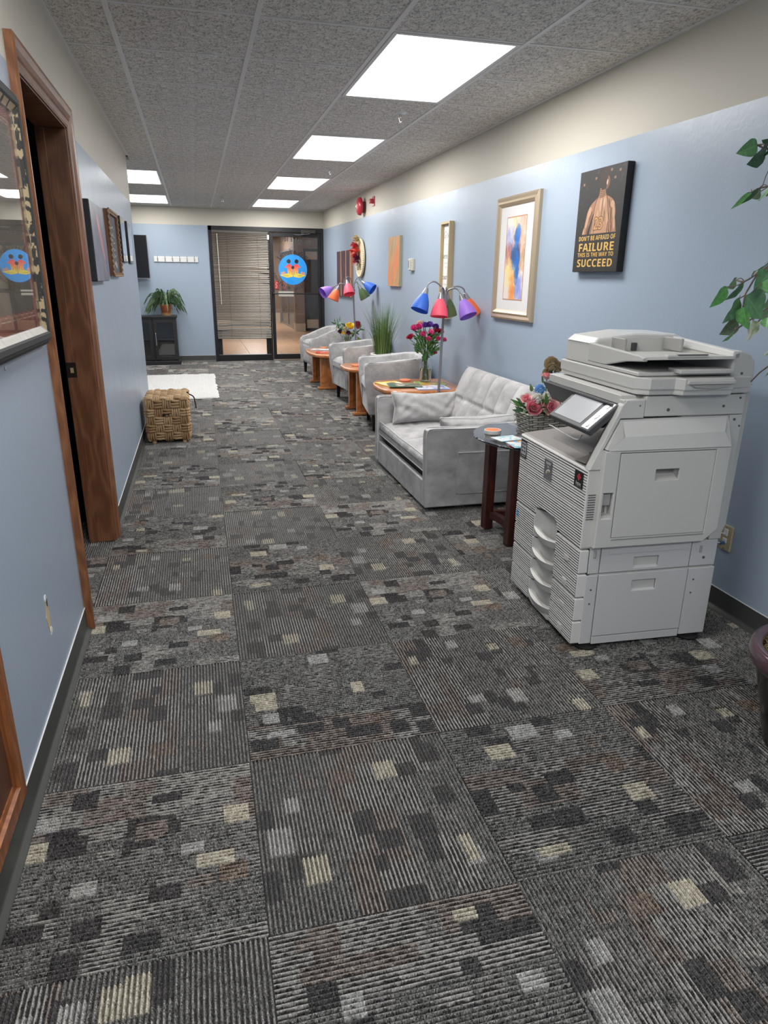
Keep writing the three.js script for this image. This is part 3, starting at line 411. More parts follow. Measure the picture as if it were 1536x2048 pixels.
{ // serenity sign: shadow-box frame with script
  const w = 0.235, h = 0.81, t = onRight('framed_sign', 'tall narrow light-wood framed serenity verse in grey script above the nearer lamp', 'framed sign', 1.472, -6.155);
  frameParts(w, h, [[0, 0], [0, 0.045], [0.018, 0.045], [0.018, 0.01], [0.018, 0]], mat(lin(0.52, 0.41, 0.24), 0.5), t);
  part('backing', box(w - 0.03, h - 0.03, 0.006, 0, 0, 0.012), M.white, t);
  print(w - 0.04, h - 0.04, 0.0158, drawn(300, 1180, (g, W, H) => {
    g.fillStyle = '#e6e5e2'; g.fillRect(0, 0, W, H); g.textAlign = 'center';
    const s = (x, y, str, f, c) => { g.font = f; g.fillStyle = c; g.fillText(str, x, y); };
    s(110, 170, 'God', 'italic 120px serif', '#77777a'); s(210, 260, 'grant me the', 'italic 34px serif', '#9a9a9d');
    s(150, 430, 'serenity', 'bold italic 86px serif', '#58585c'); s(180, 500, 'to accept the things', 'italic 32px serif', '#9a9a9d'); s(180, 550, 'I cannot change', 'italic 32px serif', '#9a9a9d');
    s(150, 700, 'courage', 'bold italic 86px serif', '#58585c'); s(180, 775, 'to change the things', 'italic 32px serif', '#9a9a9d'); s(190, 825, 'I can and', 'italic 32px serif', '#9a9a9d');
    s(150, 960, 'wisdom', 'bold italic 90px serif', '#58585c'); s(180, 1030, 'to know the', 'italic 32px serif', '#9a9a9d'); s(190, 1080, 'difference', 'italic 32px serif', '#9a9a9d');
  }), t, 0.7);
}
{ // thermostat
  const t = onRight('thermostat', 'small beige wall thermostat between the orange painting and the serenity sign', 'thermostat', 1.54, -7.23);
  part('body', rbox(0.115, 0.12, 0.03, 0.006, 0, 0, 0.015), mat(lin(0.5, 0.48, 0.42), 0.5), t);
  part('cover', rbox(0.062, 0.108, 0.012, 0.004, -0.022, 0, 0.034), mat(lin(0.55, 0.53, 0.47), 0.5), t);
  part('display', box(0.02, 0.07, 0.002, -0.03, 0.004, 0.041), mat(lin(0.2, 0.22, 0.2), 0.3), t); part('slot', [box(0.03, 0.003, 0.002, 0.03, 0.02, 0.031), box(0.03, 0.003, 0.002, 0.03, -0.01, 0.031)], M.prGap, t);
}
{ // orange painting
  const w = 0.47, h = 0.522, t = onRight('canvas_painting', 'unframed orange and olive streaked canvas beside the thermostat', 'painting', 1.58, -7.885);
  part('canvas_wrap', rbox(w, h, 0.03, 0.003, 0, 0, 0.015), mat(lin(0.3, 0.3, 0.2), 0.7), t);
  print(w - 0.003, h - 0.003, 0.0308, drawn(470, 522, (g, W, H) => { g.fillStyle = '#c49a68'; g.fillRect(0, 0, W, H); const r = rng(6);
    for (let k = 0; k < 240; k++) { const u = r(), c = u < 0.3 ? '#d8875a' : u < 0.5 ? '#a59c78' : u < 0.7 ? '#cfa673' : u < 0.85 ? '#8f8a68' : '#e08f66', x = r() * W, y = r() * H, mid = Math.abs((x - W * 0.55) * 0.7 + (y - H * 0.55)) ; blob(g, x, y, 8 + r() * 20, 60 + r() * 110, 0.42, mid < 120 && r() < 0.7 ? '#de8458' : c, 0.3); }
    g.strokeStyle = '#54503a'; g.globalAlpha = 0.6; for (let k = 0; k < 9; k++) { g.beginPath(); g.moveTo(120 + r() * 320, 440 + r() * 60); g.lineTo(120 + r() * 340, 430 + r() * 70); g.stroke(); } g.beginPath(); g.moveTo(10, 495); g.lineTo(300, 490); g.stroke(); }), t, 0.55);
}
{ // round wooden sign with red flowers
  const t = onRight('round_sign', 'round cream wooden door sign with red silk flowers and dark hand lettering', 'wall sign', 1.655, -9.6), R = 0.245, rnd = rng(12);
  part('disc', lathe([[0, 0.012], [R - 0.012, 0.012], [R, 0.02], [R, 0.032], [R - 0.008, 0.038], [0, 0.038]], 48).rotateX(PI / 2), mat(lin(0.66, 0.56, 0.38), 0.7), t);
  part('rim_bead', Array.from({ length: 56 }, (_, k) => new THREE.SphereGeometry(0.013, 8, 6).translate((R - 0.012) * Math.cos(k / 56 * 2 * PI), (R - 0.012) * Math.sin(k / 56 * 2 * PI), 0.036)), mat(lin(0.68, 0.58, 0.4), 0.7), t);
  const txt = drawn(512, 512, (g) => { g.clearRect(0, 0, 512, 512); g.fillStyle = '#1a1a1c'; g.textAlign = 'center'; g.font = 'bold 92px serif'; g.fillText('L', 236, 330); g.font = 'bold 120px serif'; g.fillText('LoVE', 256, 440); blob(g, 220, 230, 34, 58, 0.5, '#26301f', 1); blob(g, 262, 250, 24, 44, -0.6, '#26301f', 1); });
  const o = part('lettering', new THREE.PlaneGeometry(0.42, 0.42), mat(0xffffff, 0.7, { map: txt, alphaTest: 0.5 }), t); o.position.set(0, 0, 0.0392);
  const petal = (len, wd) => { const g = new THREE.PlaneGeometry(wd, len, 2, 4).translate(0, len / 2, 0); return warp(g, (v) => { const q = v.y / len; v.x *= Math.sin(PI * (0.12 + 0.86 * q)); v.z += 0.25 * v.y * q + 4 * v.x * v.x; }); };
  const reds = [mat(lin(0.5, 0.03, 0.04), 0.6, { side: THREE.DoubleSide }), mat(lin(0.62, 0.08, 0.05), 0.6, { side: THREE.DoubleSide }), mat(lin(0.13, 0.015, 0.05), 0.6, { side: THREE.DoubleSide }), mat(lin(0.5, 0.38, 0.18), 0.6, { side: THREE.DoubleSide })];
  for (const [x, y, m, n, s] of [[-0.03, 0.16, 0, 60, 1.1], [-0.11, 0.09, 0, 50, 1], [0.04, 0.09, 1, 45, 1], [-0.05, 0.03, 0, 45, 0.9], [-0.08, -0.04, 0, 24, 0.8], [0.07, 0.0, 2, 40, 0.9], [0.06, -0.06, 2, 16, 0.7], [0.03, 0.24, 3, 26, 1.1]]) {
    const list = []; for (let k = 0; k < n; k++) { const g = petal((0.05 + rnd() * 0.04) * s, 0.02), q = new THREE.Quaternion().setFromEuler(new THREE.Euler(rnd() * 1.5, 0, rnd() * 6.28, 'ZXY')); list.push(g.applyMatrix4(new THREE.Matrix4().compose(V(x + (rnd() - 0.5) * 0.03, y + (rnd() - 0.5) * 0.03, 0.045 + rnd() * 0.035), q, V(1, 1, 1)))); }
    part('silk_flower', list, reds[m], t);
  }
}
{ // barn-wood print
  const w = 1.06, h = 0.645, t = onRight('wood_print', 'dark plank picture with pale wood strips nearest the glass door', 'wall art', 1.457, -10.69), cols = [[-0.39, 0.27, 0], [-0.215, 0.06, 1], [-0.03, 0.29, 2], [0.155, 0.06, 1], [0.315, 0.24, 0], [0.475, 0.07, 1]];
  part('back_frame', rbox(w, h - 0.02, 0.02, 0.003, 0, 0, 0.01), mat(lin(0.25, 0.16, 0.1), 0.6), t);
  const tx = [0, 1, 2].map((k) => pixels(128, 512, (x, y) => { const n = fbm(x / 14, y / 160, 64, 4, 60 + k), f = fbm(x / 5, y / 60, 64, 2, 66 + k), wisp = k === 2 ? sst(0.5, 0.8, fbm(x / 20, y / 130, 64, 3, 80)) * sst(90, 300, 512 - y) : 0; return k === 1 ? [150 + n * 60, 104 + n * 46, 76 + n * 34] : [40 + n * 52 + wisp * 150 + f * 10, 31 + n * 40 + wisp * 140, 36 + n * 48 + wisp * 140]; }));
  for (const [x, wd, k] of cols) { const o = part('plank', rbox(wd - 0.006, h, 0.014, 0.002, x, 0, 0.026), mat(0xffffff, 0.55, { map: tx[k] }), t); }
}
{ // fire bell and strobe
  const t = onRight('fire_bell', 'round red fire alarm bell on the cream wall band', 'fire bell', 2.275, -9.45);
  part('gong', lathe([[0, 0.106], [0.03, 0.106], [0.075, 0.1], [0.1, 0.085], [0.108, 0.066], [0.108, 0.05], [0.1, 0.046], [0.096, 0.05]], 40).rotateX(PI / 2), M.red, t);
  part('back_box', [rbox(0.1, 0.13, 0.05, 0.006, 0, -0.01, 0.025)], mat(lin(0.16, 0.015, 0.02), 0.4), t); part('centre_bolt', [cyl(0.012, 0.012, 0.01, 16).rotateX(PI / 2).translate(0, 0, 0.108)], M.chrome, t);
  const s = onRight('alarm_strobe', 'small square red alarm device beside the bell', 'fire alarm', 2.292, -8.95);
  part('back_plate', rbox(0.11, 0.11, 0.012, 0.004, 0, 0, 0.006), M.red, s); part('lens_dome', [rbox(0.055, 0.055, 0.05, 0.012, 0, 0, 0.034)], mat(lin(0.5, 0.06, 0.08), 0.2), s);
}
{ // data outlet
  const t = onRight('wall_outlet', 'beige data outlet plate with two plugs low on the wall behind the printer', 'wall outlet', 0.343, -2.37);
  part('plate', rbox(0.07, 0.115, 0.008, 0.003, 0, 0, 0.004), mat(lin(0.5, 0.42, 0.26), 0.4), t);
  part('jack', rbox(0.022, 0.03, 0.006, 0.001, 0, 0.026, 0.01), M.white, t); part('jack', rbox(0.022, 0.02, 0.006, 0.001, 0, -0.012, 0.01), M.white, t);
  part('plug', rbox(0.016, 0.014, 0.022, 0.002, 0, -0.022, 0.02), mat(lin(0.06, 0.12, 0.25), 0.4), t, 'blue plug');
  part('cable', [tube([[0, 0.02, 0.012], [-0.015, 0.022, 0.04], [-0.05, 0.012, 0.05], [-0.11, -0.03, 0.05]], 0.0022, 16, 6), tube([[0, -0.022, 0.03], [-0.02, -0.02, 0.05], [-0.06, -0.03, 0.05], [-0.12, -0.09, 0.05]], 0.0024, 16, 6)], M.white, t);
  part('screw', [cyl(0.0035, 0.0035, 0.002, 10).rotateX(PI / 2).translate(0, 0.048, 0.009), cyl(0.0035, 0.0035, 0.002, 10).rotateX(PI / 2).translate(0, -0.048, 0.009)], M.steelGrey, t);
}
{ // large framed picture behind glass, left wall
  const y0 = 1.176, y1 = 1.952, zf = -2.735, zn = -1.75, w = zf * -1 + zn, h = y1 - y0, t = onLeft('framed_picture', 'large glazed picture in a stepped dark grey frame beside the doorway', 'framed art', (y0 + y1) / 2, (zf + zn) / 2);
  const W2 = zn - zf;
  frameParts(W2, h, [[0, 0.002], [0, 0.022], [0.008, 0.024], [0.01, 0.03], [0.02, 0.032], [0.022, 0.037], [0.038, 0.038], [0.044, 0.034], [0.044, 0.004]], mat(lin(0.032, 0.032, 0.034), 0.75), t);
  const distress = pixels(256, 256, (x, y) => { const n = fbm(x / 16, y / 22, 64, 4, 91); return n > 0.47 ? [168, 150, 116] : n > 0.44 ? [92, 84, 70] : [44, 42, 40]; });
  frameGeo(W2 - 0.084, h - 0.084, [[0, 0.004], [0, 0.034], [0.018, 0.022], [0.022, 0.02], [0.022, 0.004]]).forEach((g, k) => part('inner_rail', boxUV(g, 0.35), k === 0 ? mat(lin(0.4, 0.38, 0.35), 0.4, { map: velvetTex, side: THREE.DoubleSide }) : mat(0xffffff, 0.5, { map: distress, side: THREE.DoubleSide }), t, k === 0 ? 'pale silvery lower inner rail' : 'tan and black distressed inner rail'));
  const iw = W2 - 0.122, ih = h - 0.122;
  print(iw, ih, 0.013, drawn(1024, 860, (g, W, H) => { g.fillStyle = '#8a4a38'; g.fillRect(0, 0, W, H); g.strokeStyle = '#c9b8a8'; g.lineWidth = 5; g.strokeRect(52, 52, W - 104, H - 104); g.strokeRect(66, 66, W - 132, H - 132); g.fillStyle = '#5f594c'; g.fillRect(76, 76, W - 152, H - 152); const r = rng(9); for (let k = 0; k < 70; k++) blob(g, 76 + r() * (W - 152), 76 + r() * (H - 152), 40 + r() * 120, 30 + r() * 60, r(), ['#6e6654', '#575043', '#7c7360', '#4c463c'][k % 4], 0.25); g.strokeStyle = '#a86e58'; g.lineWidth = 10; for (let k = 0; k < 12; k++) { g.beginPath(); g.arc(60 + k * 80, H - 30, 40, PI, 2 * PI); g.stroke(); } }), t, 0.8);
  part('glass_pane', box(iw, ih, 0.002, 0, 0, 0.019), M.glass, t);
}
{ // canvas with a coral flame
  const y0 = 1.372, y1 = 1.778, w = 0.57, t = onLeft('canvas_print', 'grey canvas with a coral pink streak and thick black sides, nearest the doorway', 'canvas print', (y0 + y1) / 2, -4.425), h = y1 - y0;
  part('canvas_wrap', rbox(w, h, 0.038, 0.006, 0, 0, 0.019), mat(lin(0.012, 0.013, 0.017), 0.6), t);
  print(w - 0.006, h - 0.006, 0.0388, drawn(560, 400, (g, W, H) => { const q = g.createLinearGradient(0, 0, W, H); q.addColorStop(0, '#8f8f9a'); q.addColorStop(0.5, '#6f7184'); q.addColorStop(1, '#5a5766'); g.fillStyle = q; g.fillRect(0, 0, W, H); const r = rng(2); for (let k = 0; k < 50; k++) blob(g, r() * W, r() * H, 30 + r() * 90, 20 + r() * 50, r() * 3, ['#7f8496', '#5b5a6c', '#9a98a6'][k % 3], 0.2); g.fillStyle = '#cf7f80'; g.beginPath(); g.moveTo(255, 45); g.bezierCurveTo(360, 90, 440, 200, 465, 300); g.bezierCurveTo(380, 270, 290, 180, 245, 70); g.fill(); blob(g, 290, 100, 26, 46, -0.5, '#e5a89c', 0.8); }), t, 0.3);
}
{ // rope-edged chalk sign
  const y0 = 1.402, y1 = 1.812, w = 0.56, h = y1 - y0, t = onLeft('chalk_sign', 'slate chalk sign with white lettering inside a rope and wood frame', 'chalk sign', (y0 + y1) / 2, -5.4);
  frameParts(w, h, [[0, 0], [0, 0.024], [0.006, 0.028], [0.02, 0.028], [0.022, 0.014], [0.022, 0]], mat(0xffffff, 0.6, { map: oakTex }), t);
  const rope = (a, b) => { const l = a.distanceTo(b), g = tube(Array.from({ length: 60 }, (_, k) => V(0.003 * Math.cos(k * 1.3), k / 59 * l, 0.003 * Math.sin(k * 1.3))), 0.005, 120, 5); return orient(g, a, b); };
  part('rope_edge', [rope(V(-w / 2, -h / 2, 0.03), V(-w / 2, h / 2, 0.03)), rope(V(w / 2, -h / 2, 0.03), V(w / 2, h / 2, 0.03)), rope(V(-w / 2, h / 2, 0.03), V(w / 2, h / 2, 0.03)), rope(V(-w / 2, -h / 2, 0.03), V(w / 2, -h / 2, 0.03))], mat(lin(0.36, 0.25, 0.15), 0.85), t);
  print(w - 0.04, h - 0.04, 0.014, drawn(420, 400, (g, W, H) => { g.fillStyle = '#4d4d55'; g.fillRect(0, 0, W, H); g.strokeStyle = '#cfcfce'; g.lineWidth = 5; const r = rng(3); for (let l = 0; l < 5; l++) { g.beginPath(); for (let k = 0; k < 14; k++) { const x = 90 + k * 17, y = 90 + l * 48 + (r() - 0.5) * 34; k % 4 ? g.lineTo(x, y) : g.moveTo(x, y); } g.stroke(); } for (let k = 0; k < 12; k++) blob(g, 130 + r() * 170, 315 + r() * 45, 10, 10, 0, '#c9c7b8', 0.9); }), t, 0.7, 'slate_panel');
}
for (const [z, label, c0, c1] of [[-6.18, 'small picture in a deep black frame, nearer of two beside the wall end', '#8aa0c8', '#c6d2e6'], [-6.78, 'small picture in a deep black frame, last on the left wall', '#9a9ab0', '#cfcbd8']]) {
  const w = 0.32, h = 0.335, t = onLeft('small_frame', label, 'framed art', 1.668, z, 'small black frames');
  part('frame_box', rbox(w, h, 0.019, 0.003, 0, 0, 0.0095), M.black, t);
  print(w - 0.006, h - 0.006, 0.0195, drawn(256, 256, (g, W, H) => { g.fillStyle = '#74757e'; g.fillRect(0, 0, W, H); const q = g.createLinearGradient(0, 30, 0, 210); q.addColorStop(0, c0); q.addColorStop(1, c1); g.fillStyle = q; g.fillRect(28, 30, W - 56, H - 80); g.fillStyle = '#55565e'; g.fillRect(28, 205, W - 56, 4); }), t, 0.25);
  part('glazing', box(w - 0.006, h - 0.006, 0.0015, 0, 0, 0.021), M.glass, t);
}
{ // torn plaster patch, wall anchor, wood-framed panel
  const t = onLeft('wall_damage', 'torn patch of bare tan plaster low on the left blue wall', 'wall damage', 0.358, -2.224), rnd = rng(77);
  const ring = (rx, ry, n, j, cx = 0, cy = 0) => Array.from({ length: n }, (_, k) => { const a = k / n * 2 * PI, r = 1 + (rnd() - 0.5) * j; return [cx + rx * r * Math.cos(a), cy + ry * r * Math.sin(a)]; });
  part('torn_paper', ext(shapeOf(ring(0.02, 0.058, 20, 0.5)), 0.0016), mat(lin(0.5, 0.4, 0.24), 0.95), t); part('plaster_edge', [ext(shapeOf(ring(0.014, 0.014, 12, 0.6, 0.006, -0.056)), 0.003), ext(shapeOf(ring(0.01, 0.012, 12, 0.6, -0.003, 0.062)), 0.0025)], M.white, t); part('dark_hole', [ext(shapeOf(ring(0.008, 0.014, 12, 0.5, 0.004, 0.045)), 0.0026)], mat(lin(0.05, 0.06, 0.09), 0.9), t);
  const a = onLeft('wall_anchor', 'tiny white plastic wall anchor below the large framed picture', 'wall anchor', 1.153, -2.19);
  part('anchor', [lathe([[0, 0], [0.006, 0], [0.006, 0.003], [0.003, 0.004], [0.002, 0.002], [0, 0.002]], 12).rotateX(PI / 2)], M.whiteGloss, a);
  const w = 0.72, h = 0.62, z1 = -1.675, p = onLeft('wainscot', 'orange-brown wood framed wainscot at the lower left corner just above the baseboard', 'wainscot', 0.118 + h / 2, z1 + w / 2);
  frameParts(w, h, [[0, 0], [0, 0.016], [0.045, 0.016], [0.05, 0.021], [0.056, 0.021], [0.06, 0.012], [0.075, 0.01], [0.075, 0]], mat(lin(1.35, 1.1, 0.72), 0.35, { map: oakTex }), p);
  part('panel', box(w - 0.13, h - 0.13, 0.006, 0, 0, 0.004), mat(lin(0.5, 0.42, 0.4), 0.4, { map: oakTex }), p);
}
{ // coat rack, back wall
  const t = onBack('coat_rack', 'white wall board with six metal coat hooks on the far wall', 'coat rack', -0.27, 1.658);
  part('board', rbox(0.7, 0.085, 0.018, 0.003, 0, 0, 0.009), M.white, t);
  for (let k = 0; k < 6; k++) { const x = -0.29 + k * 0.116; part('hook', [rbox(0.018, 0.05, 0.004, 0.0015, x, 0.0, 0.02), tube([[x, 0.015, 0.02], [x, 0.03, 0.045], [x, 0.05, 0.055]], 0.0045, 10, 6), tube([[x, -0.015, 0.02], [x, -0.035, 0.035], [x, -0.025, 0.055], [x, -0.008, 0.058]], 0.0045, 12, 6)], M.chrome, t); }
  const tv = thing('television', 'black flat television tilted out from the far left wall', 'television', [-1.3, 1.683, ZB + 0.13]);
  const s = part('panel_body', [rbox(1.2, 0.66, 0.035, 0.006)], M.black, tv); part('screen', box(1.18, 0.635, 0.002, 0, 0.006, 0.0185), M.blackGloss, tv); part('lower_trim', box(1.2, 0.008, 0.004, 0, -0.327, 0.018), M.steelGrey, tv); part('wall_bracket', [bxyz(-0.2, 0.2, -0.15, 0.15, -0.128, -0.116), bxyz(-0.04, 0.04, -0.05, 0.05, -0.12, -0.015)], M.black, tv);
}
{ // venetian blind in the side light
  const t = thing('window_blind', 'dark bronze metal blind with bent slats hanging in the side window', 'blind', [0.78, 0, ZB + 0.018]), W = 0.915, n = 64, y0 = 0.385, y1 = 2.075, rnd = rng(22), m = mat(lin(0.17, 0.155, 0.135), 0.35, { metalness: 0.35 });
  const slat = new THREE.PlaneGeometry(W, 0.03, 12, 4); warp(slat, (v) => { v.z += 0.004 * (1 - (v.y / 0.015) ** 2); }); m.side = THREE.DoubleSide;
  const geos = [slat, warp(slat.clone(), (v) => { const q = sst(0.2, 0.46, v.x / W); v.y -= 0.014 * q; v.z += 0.006 * q; }), warp(slat.clone(), (v) => { const q = sst(0.15, 0.46, -v.x / W); v.y -= 0.02 * q; v.z += 0.008 * q; })];
  for (let k = 0; k < n; k++) { const f = k / (n - 1), y = lerp(y1, y0 + 0.02, f), bent = f > 0.3 && f < 0.36 || f > 0.41 && f < 0.46 ? 1 : f > 0.84 && f < 0.91 ? 2 : 0; const o = part('slat', geos[bent], m, t); o.position.set((rnd() - 0.5) * 0.004, y - (bent ? rnd() * 0.01 : 0), 0); o.rotation.set(-0.72 + (rnd() - 0.5) * 0.12 + (bent ? (rnd() - 0.5) * 0.7 : 0), 0, -0.012 * (1 - f) + (rnd() - 0.5) * 0.005 + (bent ? (rnd() - 0.5) * 0.02 : 0)); }
  part('head_rail', rbox(W, 0.04, 0.03, 0.003, 0, 0, 0).rotateZ(-0.012).translate(0, 2.1, 0), mat(lin(0.1, 0.09, 0.08), 0.45), t); part('bottom_rail', rbox(W, 0.016, 0.024, 0.003, 0, y0, 0), m, t);
  for (const x of [-0.22, 0.28]) part('ladder_cord', [rod([x, y0, 0.014], [x, 2.09, 0.014], 0.0012, 5), rod([x, y0, -0.014], [x, 2.09, -0.014], 0.0012, 5)], M.black, t);
  part('tilt_wand', rod([-0.375, 2.07, 0.022], [-0.365, 0.95, 0.03], 0.0045, 8), M.whiteGloss, t, 'white tilt wand'); part('bracket', rbox(0.035, 0.075, 0.035, 0.003, W / 2 + 0.005, 2.03, 0.0), M.white, t, 'white end bracket');
}
// ---------------------------------------------------------------- office printer; local x from its front to the wall, z = 0 its near side
{
  const t = thing('office_printer', 'large white office copier with paper drawers, tilted touch screen and document feeder', 'printer', [1.391, 0, -2.16], -0.052);
  const D = 0.64, xb = 0.548, W = M.pr;
  for (const [x, z] of [[0.04, -0.05], [0.5, -0.05], [0.04, -0.58], [0.5, -0.58]]) part('foot', lathe([[0, 0], [0.045, 0], [0.05, 0.006], [0.046, 0.016], [0.02, 0.022], [0.018, 0.04], [0, 0.04]], 24).translate(x, 0, z), M.blackMatte, t);
  // panel with a sunk grip: face in x-y at z, size, grip rectangle
  const pocketPanel = (name, x0, x1, y0, y1, z, th, hx0, hx1, hy0, hy1, m, parent = t) => {
    const s = shapeOf([[x0, y0], [x1, y0], [x1, y1], [x0, y1]]), hole = new THREE.Path(); hole.moveTo(hx0, hy0); hole.lineTo(hx0, hy1); hole.lineTo(hx1, hy1); hole.lineTo(hx1, hy0); hole.closePath(); s.holes.push(hole);
    const o = part(name, ext(s, th, 0.0018).translate(0, 0, z), m, parent);
    const gw = hx1 - hx0, gh = hy1 - hy0;
    part('grip', [bxyz(hx0 - 0.004, hx1 + 0.004, hy0 - 0.004, hy1 + 0.004, z - 0.022, z - 0.018), bxyz(hx0 - 0.004, hx0, hy0, hy1, z - 0.02, z + th * 0.6), bxyz(hx1, hx1 + 0.004, hy0, hy1, z - 0.02, z + th * 0.6), bxyz(hx0, hx1, hy1, hy1 + 0.003, z - 0.02, z + th * 0.6),
      ext(shapeOf([[0, 0], [0.024 + th * 0.6, 0], [0, gh * 0.45]]), gw).rotateY(-PI / 2).translate(hx1, hy0 - 0.002, z - 0.02)], m, o);
    return o;
  };
  // lower cabinet
  part('lower_cabinet', [bxyz(0, xb - 0.005, 0.035, 0.332, -D + 0.006, -0.008, 0.004), bxyz(0, xb - 0.02, 0.332, 0.345, -D + 0.01, -0.014)], W, t);
  part('side_strip', bxyz(-0.012, 0.036, 0.035, 0.33, -0.01, 0, 0.002), M.prCool, t);
  pocketPanel('side_panel', 0.04, 0.424, 0.066, 0.33, -0.008, 0.01, 0.184, 0.288, 0.253, 0.298, M.prCool);
  part('side_skirt', bxyz(0.04, 0.424, 0.03, 0.062, -0.009, 0.001, 0.002), M.prCool, t);
  part('rear_side_panel', bxyz(0.428, xb - 0.004, 0.035, 0.33, -0.01, 0, 0.003), M.prCool, t);
  const dot = (x, y, z, r = 0.004) => cyl(r, r, 0.002, 12).rotateX(PI / 2).translate(x, y, z);
  part('screw_hole', [dot(0.012, 0.27, 0.0005), dot(0.012, 0.21, 0.0005), dot(0.456, 0.28, 0.0005), dot(0.453, 0.222, 0.0005)], M.prGap, t);
  // middle unit
  part('middle_unit', bxyz(0, xb - 0.01, 0.34, 0.446, -D + 0.006, -0.012, 0.003), W, t);
  part('side_strip', bxyz(-0.008, 0.036, 0.338, 0.446, -0.012, -0.001, 0.002), M.prCool, t);
  pocketPanel('side_panel', 0.04, 0.424, 0.338, 0.446, -0.01, 0.009, 0.181, 0.288, 0.35, 0.395, M.prCool);
  part('rib_line', bxyz(0.07, 0.4, 0.414, 0.432, -0.004, 0.0008, 0.0008), M.prCool, t);
  part('rear_side_panel', bxyz(0.428, xb - 0.008, 0.338, 0.446, -0.012, -0.001, 0.003), M.prCool, t);
  part('clip', [rbox(0.012, 0.03, 0.008, 0.003, 0.012, 0.42, 0.002), rbox(0.012, 0.03, 0.003, 0.001, 0.468, 0.41, 0)], M.prShade, t); part('screw_hole', [dot(0.486, 0.373, -0.0005, 0.006), dot(0.54, 0.9, 0.0, 0.004)], M.prGap, t);
  // main body
  part('main_body', [bxyz(0.0, xb, 0.448, 0.752, -D, -0.012, 0.004), bxyz(0.3, xb, 0.75, 0.945, -D, -0.012, 0.004)], W, t);
  part('rear_column', [bxyz(0.495, xb, 0.448, 0.942, -0.016, 0, 0.003), ext(shapeOf([[0.548, 0.43], [0.575, 0.5], [0.58, 1.02], [0.548, 1.02]]), D - 0.04).translate(0, 0, -D + 0.02)], W, t);
  part('vent', Array.from({ length: 10 }, (_, k) => bxyz(0.5795, 0.5812, 0.83 + k * 0.01, 0.835 + k * 0.01, -0.2, -0.03)), M.prGap, t); part('screw_hole', [dot(0.515, 0.925, 0.001, 0.005), dot(0.513, 0.72, 0.001, 0.005)], M.prGap, t);
  // side cover: swollen frame round the bypass door
  const fr = (pts, holes, z0, z1, bev) => { const s = shapeOf(pts); for (const h of holes) { const q = new THREE.Path(); h.forEach((p, i) => (i ? q.lineTo(...p) : q.moveTo(...p))); q.closePath(); s.holes.push(q); } return ext(s, z1 - z0, bev).translate(0, 0, z0); };
  part('side_cover', fr([[-0.01, 0.452], [0.45, 0.452], [0.508, 0.5], [0.508, 0.826], [-0.006, 0.826]], [[[0.056, 0.49], [0.056, 0.818], [0.446, 0.818], [0.446, 0.49]], [[0.006, 0.57], [0.006, 0.668], [0.044, 0.668], [0.044, 0.57]]], -0.012, 0.024, 0.004), W, t);
  part('cover_lip', ext(shapeOf([[0, 0], [0.02, 0.03], [0.02, 0.034], [-0.014, 0.034], [-0.014, 0]]), 0.39).rotateY(-PI / 2).translate(0.446, 0.454, 0.006), M.prShade, t);
  const bd = pocketPanel('bypass_door', 0.058, 0.444, 0.492, 0.816, 0.006, 0.018, 0.206, 0.303, 0.709, 0.752, W);
  part('cover_pocket', [bxyz(0.002, 0.048, 0.566, 0.672, -0.014, -0.01), bxyz(0.004, 0.046, 0.57, 0.58, -0.01, 0.016)], W, t);
  part('release_lever', rbox(0.034, 0.045, 0.02, 0.004, 0.024, 0.64, 0.004), M.prShade, t); part('lever_ribs', [0, 1, 2, 3].map((k) => bxyz(0.008 + k * 0.007, 0.011 + k * 0.007, 0.585, 0.612, -0.011, -0.002)), M.prShade, t);
  // sloped shoulder above the side cover
  part('shoulder', (() => { const g = new THREE.BufferGeometry(), a = [[0.002, 0.83, 0.022], [0.506, 0.83, 0.022], [0.49, 0.94, -0.002], [0.052, 0.936, -0.002], [0.002, 0.83, -0.014], [0.506, 0.83, -0.014], [0.49, 0.94, -0.014], [0.052, 0.936, -0.014]], f = [0, 1, 2, 0, 2, 3, 3, 2, 6, 3, 6, 7, 1, 5, 6, 1, 6, 2, 4, 0, 3, 4, 3, 7, 0, 4, 5, 0, 5, 1];
    // small fold: the upper third stands steeper than the lower
    g.setAttribute('position', new THREE.BufferAttribute(new Float32Array(f.flatMap((k) => a[k])), 3)); g.computeVertexNormals(); return g; })(), W, t);
  part('shoulder_ridge', (() => { const g = new THREE.BufferGeometry(), a = [[0.06, 0.93, 0.0], [0.484, 0.934, 0.0], [0.47, 0.885, 0.02], [0.066, 0.876, 0.02], [0.004, 0.828, 0.026], [0.504, 0.828, 0.026]], f = [0, 3, 2, 0, 2, 1, 3, 4, 5, 3, 5, 2]; g.setAttribute('position', new THREE.BufferAttribute(new Float32Array(f.flatMap((k) => a[k])), 3)); g.computeVertexNormals(); return g; })(), mat(lin(0.6, 0.595, 0.575), 0.5, { side: THREE.DoubleSide }), t);
  // near front cheek and upper body
  part('front_cheek', ext(shapeOf([[-0.05, 0.752], [-0.046, 0.764], [0.05, 0.985], [0.066, 1.006], [0.14, 1.008], [0.14, 0.94], [0.05, 0.94], [-0.004, 0.826], [-0.006, 0.752]]), 0.035, 0.003).translate(0, 0, -0.033), W, t);
  part('cheek_inner', ext(shapeOf([[-0.045, 0.752], [0.06, 0.99], [0.3, 0.99], [0.3, 0.752]]), 0.012).translate(0, 0, -0.045), M.prTaupe, t);
  part('upper_body', [bxyz(0.142, xb, 0.944, 1.018, -D, 0, 0.004), bxyz(0.06, 0.15, 0.985, 1.018, -D, -0.034, 0.003), bxyz(0.056, 0.142, 0.944, 1.006, -0.034, 0.0, 0.003)], W, t);
